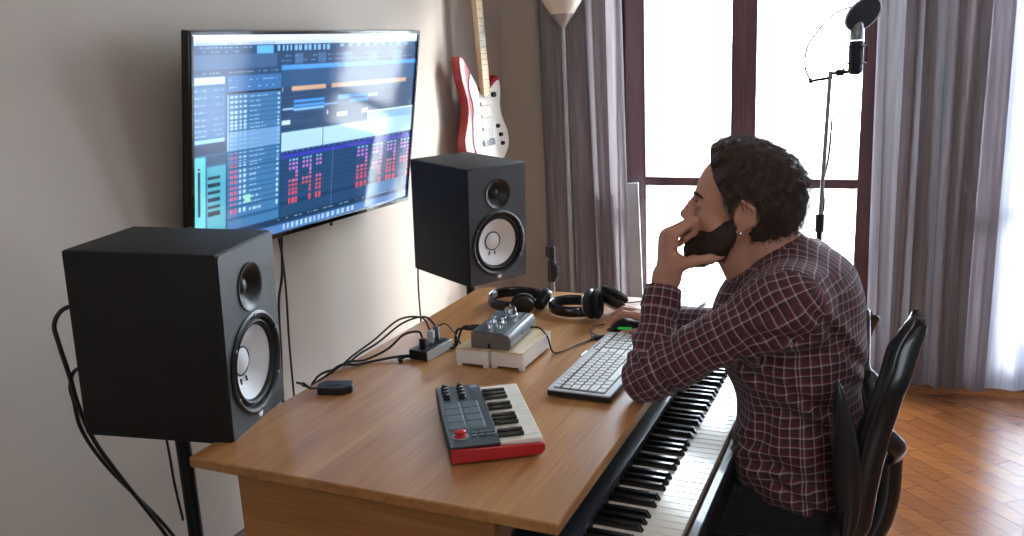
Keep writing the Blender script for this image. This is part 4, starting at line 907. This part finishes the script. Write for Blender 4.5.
# ---- head frame: f forward, s towards the viewer (his left), u up
HO = np.array([-.328, 1.935, 1.143]); yaw, pit = math.radians(-7), math.radians(6)
f0 = np.array([-math.cos(yaw), math.sin(yaw), 0]); s0 = np.array([-math.sin(yaw), -math.cos(yaw), 0])
f1 = f0 * math.cos(pit) + np.array([0, 0, math.sin(pit)]); u1 = np.cross(s0, f0) * 1.0
u1 = -f0 * math.sin(pit) + np.array([0, 0, math.cos(pit)])
HR = np.stack([f1, s0, u1], 1)          # columns
HS = 1.035
def H(p): return HO + HR @ (np.array(p, float) * HS)
def hc(a, b, ra, rb): return cone(H(a), H(b), ra * HS, rb * HS)
def he(c, r): return ell(H(c), np.array(r) * HS, HR)
def head(g):
    g.add(he((-.016, 0, .043), (.098, .077, .084)), .01)
    g.add(he((.036, 0, .020), (.054, .060, .080)), .03)
    g.add(he((.034, 0, -.052), (.052, .052, .048)), .03)
    g.add(hc((.035, -.045, -.045), (.072, -.012, -.098), .022, .018), .02); g.add(hc((.035, .045, -.045), (.072, .012, -.098), .022, .018), .02)
    g.add(hc((.074, -.010, -.100), (.074, .010, -.100), .018, .018), .015)
    g.add(hc((-.005, -.052, -.03), (.030, -.046, -.075), .020, .02), .02); g.add(hc((-.005, .052, -.03), (.030, .046, -.075), .020, .02), .02)
    g.add(hc((.076, -.028, .030), (.076, .028, .030), .013, .013), .014)
    for s in (-1, 1): g.add(he((.092, s * .032, .010), (.016, .016, .013)), .010, 's')
    for s in (-1, 1): g.add(hc((.060, s * .046, -.016), (.066, s * .034, -.022), .017, .015), .02)
    g.add(hc((.088, 0, .022), (.112, 0, -.020), .0075, .0095), .008)
    g.add(hc((.090, 0, .0), (.098, 0, -.026), .012, .013), .010)
    for s in (-1, 1): g.add(hc((.099, s * .010, -.027), (.104, s * .009, -.026), .0075, .007), .005)
    g.add(hc((.084, 0, -.040), (.089, 0, -.060), .014, .013), .012)
    for s in (-1, 1): g.add(he((.0755, s * .032, .0105), (.0137, .0165, .0085)), .003)      # lids
    for s in (-1, 1): # ears
        g.add(he((-.012, s * .079, .004), (.020, .009, .030)), .006)
        g.add(hc((-.030, s * .086, .022), (-.034, s * .083, -.006), .005, .005), .004)
        g.add(hc((-.030, s * .086, .022), (-.006, s * .084, .034), .005, .005), .004)
        g.add(hc((-.034, s * .083, -.006), (-.006, s * .078, -.030), .005, .006), .004)
        g.add(he((-.010, s * .093, .004), (.012, .008, .017)), .005, 's')
def neck(g):
    g.add(cone(H((-.030, 0, -.02)), (-.235, 1.945, 1.02), .058, .066), .02)
    g.add(cone(H((.010, 0, -.06)), (-.30, 1.945, 1.0), .048, .055), .02)
    g.add(cone((-.235, 1.945, 1.03), (-.19, 1.945, .88), .066, .09), .03)
# ---- limb joints
LS, LE, LW = np.array([-.205, 1.775, .985]), np.array([-.487, 1.765, .802]), np.array([-.476, 1.868, .992])
RS, RE, RWr = np.array([-.205, 2.115, .975]), np.array([-.355, 2.150, .806]), np.array([-.552, 2.205, .792])
def arms(g):
    for S_, E_, W_ in ((LS, LE, LW), (RS, RE, RWr)):
        g.add(cone(S_, E_, .046, .040), .02); g.add(cone(E_, W_, .038, .026), .015); g.add(cone(S_, (-.19, 1.945, .95), .05, .07), .03)
def fingers(g, chains, k=.004):
    for ch_ in chains:
        for (a, ra), (b, rb) in zip(ch_, ch_[1:]): g.add(cone(a, b, ra, rb), k)
def left_hand(g):
    kn = [(-.455, 1.858, 1.098), (-.470, 1.877, 1.099), (-.482, 1.897, 1.090), (-.490, 1.915, 1.078)]
    wr = [(-.466, 1.858, .998), (-.472, 1.868, .998), (-.478, 1.878, .998), (-.484, 1.888, .998)]
    g.add(cone(LW - np.array([0, 0, .06]), LW + np.array([.0, 0, .015]), .029, .027), .01)
    for a, b in zip(wr, kn): g.add(cone(a, b, .0155, .0125), .012)
    g.add(cone((-.455, 1.858, 1.00), (-.440, 1.852, 1.045), .018, .014), .012)
    K = [[((-.455, 1.858, 1.098), .0118), ((-.414, 1.872, 1.128), .0098), ((-.412, 1.880, 1.103), .0086), ((-.432, 1.882, 1.088), .0078)],
         [((-.470, 1.877, 1.099), .0118), ((-.424, 1.892, 1.124), .0098), ((-.420, 1.897, 1.096), .0086), ((-.440, 1.898, 1.080), .0078)],
         [((-.482, 1.897, 1.090), .0112), ((-.438, 1.911, 1.113), .0092), ((-.432, 1.914, 1.085), .0083), ((-.452, 1.914, 1.070), .0075)],
         [((-.490, 1.915, 1.078), .0102), ((-.455, 1.929, 1.098), .0084), ((-.447, 1.930, 1.073), .0075), ((-.464, 1.928, 1.060), .0068)]]
    fingers(g, K)
    fingers(g, [[((-.446, 1.850, 1.030), .0150), ((-.408, 1.845, 1.046), .0118), ((-.375, 1.856, 1.050), .0102), ((-.352, 1.868, 1.056), .0085)]], .008)
def right_hand(g):
    g.add(cone(RWr + np.array([.06, .0, 0]), RWr - np.array([.008, 0, 0]), .027, .025), .01)
    o = np.array([.046, -.030, .003]); q = lambda a: tuple(np.array(a) + o)
    kn = [q((-.680, 2.214, .803)), q((-.684, 2.234, .807)), q((-.681, 2.254, .803)), q((-.672, 2.272, .794))]
    for i, b in enumerate(kn): g.add(cone(q((-.610, 2.228 + i * .011, .790)), b, .0160, .0115), .012)
    K = [[(kn[0], .0108), (q((-.712, 2.210, .807)), .0092), (q((-.736, 2.209, .792)), .0082), (q((-.748, 2.209, .776)), .0075)],
         [(kn[1], .0110), (q((-.720, 2.236, .811)), .0094), (q((-.746, 2.238, .795)), .0084), (q((-.758, 2.238, .777)), .0076)],
         [(kn[2], .0105), (q((-.713, 2.262, .806)), .0090), (q((-.736, 2.265, .788)), .0080), (q((-.746, 2.265, .770)), .0072)],
         [(kn[3], .0095), (q((-.698, 2.285, .792)), .0080), (q((-.714, 2.289, .774)), .0072), (q((-.722, 2.290, .763)), .0066)]]
    fingers(g, K)
    fingers(g, [[(q((-.625, 2.205, .787)), .0150), (q((-.648, 2.184, .774)), .0115), (q((-.680, 2.176, .766)), .0100), (q((-.706, 2.180, .763)), .0086)]], .008)
g = Grid((-.79, 1.70, .74), (-.12, 2.32, 1.30), .0028)
head(g); neck(g); arms(g); left_hand(g); right_hand(g)
P, Fc = surface(g); body, _ = mesh_np('body', P, Fc, M['skin'], man, 1); del g
plabel(body, 'bare skin of head, neck and both hands')
for s, nm in ((1, 'near'), (-1, 'far')):
    c = H((.0770, s * .032, .009)); e = MB().lathe(c - f1 * .011, f1, [(.0115 * math.sin(t), .0115 * (1 - math.cos(t))) for t in [k * PI / 16 for k in range(17)]], 24).build('eye', M['eyew'], man)
    MB().lathe(c + f1 * .0108, f1, [(.0055, -.0012), (.005, -.0002), (0, .0006)], 20).build('iris', M['iris'], e)
    MB().tube([H((.0885, s * .010, .028)), H((.0905, s * .024, .032)), H((.085, s * .038, .032)), H((.074, s * .050, .026))], [.0045, .0060, .0055, .0025], 8, flat=.8).build('eyebrow', M['beard'], man)
    MB().tube([H((.0875, s * .018, .0135)), H((.0895, s * .030, .0165)), H((.084, s * .043, .013))], .0012, 6).build('eyelash', M['beard'], man)
MB().tube([H((.094, -.020, -.0625)), H((.101, -.008, -.0585)), H((.1015, 0, -.0600)), H((.101, .008, -.0585)), H((.094, .020, -.0625))], [.002, .0045, .0045, .0045, .002], 8).tube([H((.092, -.018, -.066)), H((.0985, 0, -.068)), H((.092, .018, -.066))], [.002, .0055, .002], 8).build('lips', M['lip'], man)
plabel(MB().lathe(H((-.010, .086, -.032)), s0, [(.0035, -.002), (.0035, .002), (0, .003)], 12).build('earring', M['chrome'], man), 'small silver ear stud')

# ---- hair: a thick shell over the skull, clipped to the hairline, plus loose strands
def Hinv(Pw): return ((Pw - HO) @ HR) / HS
def skin_d(P3):
    return None
def hair_shape(kind):
    lo, hi = HO - .17, HO + .17; g = Grid(lo, hi, .0025)
    if kind == 'hair':
        g.add(he((-.020, 0, .050), (.108, .086, .094)), .01); g.add(he((-.045, 0, .010), (.080, .080, .088)), .03)
        g.add(he((.020, 0, .116), (.056, .056, .028)), .03); g.add(he((.050, -.005, .103), (.030, .046, .026)), .02)
    else:
        g.add(he((.036, 0, -.055), (.062, .060, .056)), .01)
        g.add(hc((.074, -.012, -.103), (.074, .012, -.103), .027, .027), .02)
        for s in (-1, 1): g.add(hc((.035, s * .045, -.045), (.072, s * .014, -.096), .029, .026), .02); g.add(hc((-.002, s * .058, -.02), (.030, s * .050, -.072), .019, .026), .02)
        g.add(hc((.090, -.022, -.048), (.098, 0, -.046), .0095, .0105), .01); g.add(hc((.090, .022, -.048), (.098, 0, -.046), .0095, .0105), .01)
    sl, Pw = g.region(lo, hi, 0); q = Hinv(Pw); f, s, u = q[..., 0], np.abs(q[..., 1]), q[..., 2]
    n1 = .5 * np.sin(f * 210 + 3 * np.sin(u * 70) + s * 60) + .5 * np.sin(u * 170 + f * 120 + 2 * np.sin(s * 90)); n2 = np.sin(f * 480 + u * 260 + 4 * np.sin(s * 80))
    if kind == 'hair':
        # front hairline rises from the temple to the forehead top; sideburn in front of the ear; nape below the ear
        line = np.interp(u, [-.12, -.06, -.03, .0, .015, .03, .05, .07, .085, .10, .14], [-.06, -.045, -.022, .014, .020, .026, .044, .056, .064, .068, .075])
        d1 = f - line; d2 = (-.075 - u) - np.clip(-f - .03, 0, .1) * .35
        ear = .031 - np.sqrt((f + .017) ** 2 + ((u - .002) * .85) ** 2) - np.where(s > .060, 0, 1)
        v = g.V[sl] + n1 * np.where(u > .03, .0038, .002) + n2 * .0010
        v = np.maximum(np.maximum(v, d1 * .8), np.maximum(d2, ear))
    else:
        v = g.V[sl] + n1 * .0008 + n2 * .0007
        top = np.interp(f, [-.03, .0, .015, .03, .05, .075, .10], [.02, .020, .006, -.022, -.040, -.043, -.034])      # cheek line
        d1 = u - top; d2 = -.004 - f + np.clip(-.05 - u, 0, 1) * .4; lipcut = .016 - np.sqrt(((u + .0630) * 2.0) ** 2 + (f - .107) ** 2 + (q[..., 1] * .5) ** 2)
        v = np.maximum(np.maximum(v, d1 * .8), np.maximum(d2, lipcut))
        v = np.maximum(v, (-.128 - u))
    g.V[sl] = v.astype(np.float32)
    P, Fc = surface(g); return P, Fc
P, Fc = hair_shape('hair'); hair, HP = mesh_np('hair', P, Fc, M['hair'], man, 1); plabel(hair, 'short thick dark brown hair')
P, Fc = hair_shape('beard'); beard, BP = mesh_np('beard', P, Fc, M['beard'], man, 3); plabel(beard, 'full dark brown beard')
def strands(name, pts, n, length, rad, m, parent, lift, seedv, dirfn):
    r = np.random.default_rng(seedv); sel = pts[r.integers(0, len(pts), n)]; vs, fs = [], []; k = 5
    for p in sel:
        q = Hinv(p[None])[0]; nrm = unit(q - np.array([-.01, 0, .02])); d = dirfn(q, nrm, r); d = d - nrm * (d @ nrm) * .8
        L_ = length * r.uniform(.6, 1.3); c = q - nrm * .002; o = len(vs); sd = unit(np.cross(d, nrm))
        for i in range(k):
            rr = rad * (1 - .8 * i / (k - 1))
            vs += [tuple(H(c + sd * rr)), tuple(H(c - sd * rr * .5 + nrm * rr * .87)), tuple(H(c - sd * rr * .5 - nrm * rr * .87))]
            c = c + unit(d) * L_ / (k - 1) + nrm * lift * (1 - .6 * i) * r.uniform(.3, 1.2) / k; d = d + r.normal(0, .16, 3)
        fs += [(o + 3 * i + a, o + 3 * i + (a + 1) % 3, o + 3 * i + 3 + (a + 1) % 3, o + 3 * i + 3 + a) for i in range(k - 1) for a in range(3)]
    me = bpy.data.meshes.new(name); me.from_pydata(vs, [], fs); me.polygons.foreach_set('use_smooth', [True] * len(me.polygons)); me.materials.append(m)
    o = bpy.data.objects.new(name, me); COL.objects.link(o); o.parent = parent; o['kind'] = 'stuff'; return o
def hdir(q, nrm, r):      # combed back and down from the crown, brushed up at the forehead
    back = np.array([-1, 0, -.25]) if q[2] > .05 else np.array([-.45, 0, -1]); 
    if q[0] > .02 and q[2] > .09: back = np.array([-.8, .4 * r.normal(), .55])
    return back + r.normal(0, .22, 3)
hq = Hinv(HP); strands('hair_strands', HP[(hq[:, 2] > -.06)], 4600, .034, .00055, M['hair'], hair, .022, 3, hdir)
bq = Hinv(BP); strands('beard_strands', BP[(bq[:, 0] > -.02)], 3200, .013, .00045, M['beard'], beard, .008, 4, lambda q, n_, r: np.array([.25, 0, -1]) + n_ * .6 + r.normal(0, .2, 3))

# ---- shirt
segs = []
def shirt():
    g = Grid((-.60, 1.66, .46), (.02, 2.40, 1.13), .004)
    g.add(ell((-.190, 1.945, .66), (.138, .168, .15)), .03); g.add(ell((-.180, 1.945, .56), (.145, .178, .10)), .05)
    g.add(ell((-.205, 1.945, .84), (.150, .182, .16)), .06); g.add(ell((-.195, 1.945, .955), (.125, .185, .105)), .05)
    g.add(cone(LS, RS, .064, .062), .07); g.add(cone((-.235, 1.945, 1.035), (-.20, 1.945, .97), .062, .10), .05)
    g.add(ell((-.300, 1.955, .90), (.085, .13, .11)), .05)
    g.add(ell((-.265, 1.87, .61), (.060, .085, .075)), .03)
    g.add(cone(LS, LE, .067, .053), .04); g.add(cone(LE, LE + (LW - LE) * .80, .0505, .0385), .022)
    g.add(cone(RS, RE, .068, .052), .03); g.add(cone(RE, RE + (RWr - RE) * .88, .050, .040), .022)
    # desk edge under the elbow, cut hem, cuffs cut square
    sl, Pw = g.region(g.lo, g.lo + g.h * g.n, 0)
    ax, v = Pw, g.V
    x, y, z = Pw[..., 0], Pw[..., 1], Pw[..., 2]
    def fold(c, d, fr, amp): return amp * np.sin((x * d[0] + y * d[1] + z * d[2]) * fr + c)
    wr = np.zeros_like(x)
    # folds gather at elbow, armpit and waist
    for (cx, cy, cz), rad, d, fr, amp in ((LE + (.03, 0, .02), .10, (.85, .2, .55), 150, .0032), (LE + (.14, 0, .05), .10, (.9, .1, .35), 95, .0034), (LS + (-.02, 0, -.08), .12, (.55, .2, -.75), 90, .0045), ((-.17, 1.80, .72), .14, (.25, .2, 1), 75, .0045), ((-.26, 1.82, .66), .12, (-.6, .2, .8), 95, .004), ((-.10, 1.80, .90), .14, (.7, .2, .6), 70, .0035), (LE + (0, .04, .09), .09, (.1, .3, 1), 140, .0022), ((-.2, 1.85, .56), .12, (.5, .3, .8), 100, .0045)):
        w_ = np.exp(-((x - cx) ** 2 + (y - cy) ** 2 + (z - cz) ** 2) / (rad * rad)); wr += w_ * amp * 1.7 * np.sin((x * d[0] + y * d[1] + z * d[2]) * fr + 2.2 * np.sin(x * 23 + z * 31 + y * 17))
    v += wr.astype(np.float32)
    la = unit(LW - LE); m_ = np.sqrt(((Pw - LW) ** 2).sum(-1)) < .12; d = ((Pw - (LE + (LW - LE) * .84)) @ la); v[:] = np.where(m_, np.maximum(v, d), v)
    ra = unit(RWr - RE); m_ = np.sqrt(((Pw - RWr) ** 2).sum(-1)) < .12; d = ((Pw - (RE + (RWr - RE) * .90)) @ ra); v[:] = np.where(m_, np.maximum(v, d), v)
    v[:] = np.maximum(v, np.where(x < -.46, (.7525 - z), -1)); 
    v[:] = np.maximum(v, (.515 - z) + .25 * np.clip(-.16 - x, -1, .1) * 0)
    g.V = v; return surface(g)
P, Fc = shirt(); so_, SP = mesh_np('shirt', P, Fc, M['plaid'], man, 1); plabel(so_, 'dark red shirt with thin white check, long sleeves')
def cloth_uv(o, spec):
    me = o.data; n = len(me.vertices); P = np.zeros(n * 3); me.vertices.foreach_get('co', P); P = P.reshape(-1, 3)
    nl = len(me.loops); li = np.zeros(nl, np.int32); me.loops.foreach_get('vertex_index', li); nf = nl // 4; Fi = li.reshape(nf, 4); C = P[Fi].mean(1)
    best = np.full(nf, 1e9); bi = np.zeros(nf, int)
    for i, (a, b, r, up, v0) in enumerate(spec):
        a = np.array(a); b = np.array(b); ab = b - a; t = np.clip(((C - a) @ ab) / (ab @ ab), 0, 1); d = np.linalg.norm(C - a - t[:, None] * ab, axis=1) / r; m = d < best; best[m] = d[m]; bi[m] = i
    UV = np.zeros((nf, 4, 2))
    for i, (a, b, r, up, v0) in enumerate(spec):
        a = np.array(a); b = np.array(b); ax = unit(b - a); u_ = np.array(up, float); u_ = unit(u_ - ax * (u_ @ ax)); w_ = np.cross(ax, u_)
        sel = np.where(bi == i)[0]; Q = P[Fi[sel]] - a; v = Q @ ax + v0; ang = np.arctan2(Q @ w_, Q @ u_); a0 = ang[:, :1]; ang = a0 + (ang - a0 + PI) % (2 * PI) - PI
        UV[sel, :, 0] = ang * r; UV[sel, :, 1] = v
        if i < 2:      # yoke: the cloth lies flat across the shoulders
            N = np.cross(P[Fi[sel][:, 2]] - P[Fi[sel][:, 0]], P[Fi[sel][:, 3]] - P[Fi[sel][:, 1]]); N /= np.linalg.norm(N, axis=1)[:, None] + 1e-12
            top = (np.abs(N[:, 2]) > .66) & (C[sel][:, 2] > .93); UV[sel[top], :, 0] = (Q @ u_)[top] + .006; UV[sel[top], :, 1] = (Q @ w_)[top] * 1.15
    l = me.uv_layers.new(name='UVMap'); l.data.foreach_set('uv', UV.ravel())
far = (0, 1, 0)
cloth_uv(so_, [((-.150, 1.945, .46), (-.185, 1.945, .92), .165, far, 0), ((-.185, 1.945, .92), (-.235, 1.945, 1.08), .155, far, .46),
               (LS, LE, .062, far, 0), (LE, LW, .047, (1, 1, 0), .01), (RS, RE, .062, (0, -1, -.3), 0), (RE, RWr, .047, (0, 1, -.3), 0)])
# cuffs and collar as separate pieces of cloth
def ring(name, a, b, r0, r1, th, up, label, n=40, sag=0, parent=None):
    a = Vector(a); b = Vector(b); x, y, d = frame_of(b - a); L_ = (b - a).length
    prof = [(r0, 0), (r0 + th, .002), (r1 + th, L_ - .002), (r1, L_), (r1 - th, L_ - .002), (r0 - th, .004)]
    mb = MB().lathe(a, b - a, prof + [prof[0]], n); mb.f = [f for f in mb.f if len(f) == 4]; o = mb.build(name, M['plaid'], parent or man, ang=60)
    me = o.data; l = me.uv_layers.new(name='UVMap')
    for p in me.polygons:
        a0 = None
        for li in p.loop_indices:
            q = me.vertices[me.loops[li].vertex_index].co - a; an = math.atan2(q.dot(y), q.dot(x))
            if a0 is None: a0 = an
            an = a0 + (an - a0 + PI) % (2 * PI) - PI; l.data[li].uv = (an * r0, q.dot(d))
    plabel(o, label); return o
ring('cuff', LE + (LW - LE) * .70, LE + (LW - LE) * .93, .0420, .0385, .0022, far, 'buttoned cuff of the raised arm')
ring('cuff', RE + (RWr - RE) * .76, RE + (RWr - RE) * .97, .0410, .038, .0022, far, 'cuff of the arm on the mouse')
def collar():
    c = np.array([-.262, 1.943, 1.045]); ax = unit([-.42, 0, 1]); fx = unit(np.cross([0, 1, 0], ax)); fy = np.array([0, 1., 0]); mb = MB(); n = 44
    def pt(u, v, off):
        a = math.radians(28 + 304 * u)      # open at the front
        op = abs(u - .5) * 2; rr = .066 + .012 * op ** 2 + off + [0, .004, .012, .020][v]; hh = [-.012, .026, .016, -.016 - .022 * op ** 3][v]
        drop = -.050 * max(0, op - .35) / .65 * (1.15)
        return c + (-fx) * rr * 1.05 * math.cos(a) * 1 + fy * rr * math.sin(a) + ax * (hh + drop)
    vs = [pt(i / (n - 1), v, 0) for v in range(4) for i in range(n)]
    fs = [(v * n + i, v * n + i + 1, (v + 1) * n + i + 1, (v + 1) * n + i) for v in range(3) for i in range(n - 1)]
    mb.add(vs, fs); o = mb.build('collar', M['plaid'], man, solid=.003, sub=1, ang=80); me = o.data; l = me.uv_layers.new(name='UVMap')
    for p in me.polygons:
        for li in p.loop_indices:
            vi = me.loops[li].vertex_index; l.data[li].uv = ((vi % n) * .36 / n, [0, .038, .050, .086][vi // n])
    return plabel(o, 'folded shirt collar open at the throat')
collar()

# ---- trousers and shoes
def legs():
    g = Grid((-.66, 1.70, .0), (.02, 2.20, .64), .006)
    g.add(ell((-.15, 1.945, .50), (.125, .165, .075)), .02)
    for s, kx, fy_ in ((-1, -.545, 1.80), (1, -.575, 2.07)):
        hip = np.array([-.16, 1.945 + s * .085, .505]); kn = np.array([kx, 1.945 + s * .12, .462]); an = np.array([kx + .02 , fy_, .085])
        g.add(cone(hip, kn, .078, .062), .03); g.add(cone(kn, an, .060, .042), .02)
    sl, Pw = g.region(g.lo, g.lo + g.h * g.n, 0); x, y, z = Pw[..., 0], Pw[..., 1], Pw[..., 2]
    g.V += (.003 * np.sin(x * 60 + 2 * np.sin(y * 40)) * np.sin(z * 45 + x * 30)).astype(np.float32); g.V[:] = np.maximum(g.V, .07 - z)
    g.V[:] = np.maximum(g.V, z - .541 - np.where(x < -.29, 0, .08)); g.V[:] = np.maximum(g.V, .445 - z - np.where(x < -.30, 9, 0))
    return surface(g)
P, Fc = legs(); tr, _ = mesh_np('trousers', P, Fc, M['trouser'], man, 2); plabel(tr, 'black trousers')
for kx, fy_, rz in ((-.525, 1.80, .05), (-.555, 2.07, -.06)):
    def shf(u, v, kx=kx, fy_=fy_):
        a = u * 2 * PI; x = .075 - .27 * v; hw = .040 * (1 - abs(2 * v - 1) ** 3 * .6) * (1.1 if v > .5 else .92); top = .085 if v < .35 else .085 - .05 * (v - .35) / .65
        c_, s_ = math.cos(a), math.sin(a)
        return (kx + x, fy_ + hw * math.copysign(abs(c_) ** .7, c_), max(0.0, top * .5 + top * .5 * math.copysign(abs(s_) ** .7, s_)) + .001)
    MB().grid(shf, 28, 18, closed_u=True).build('shoe', M['shoe'], man, ang=80)
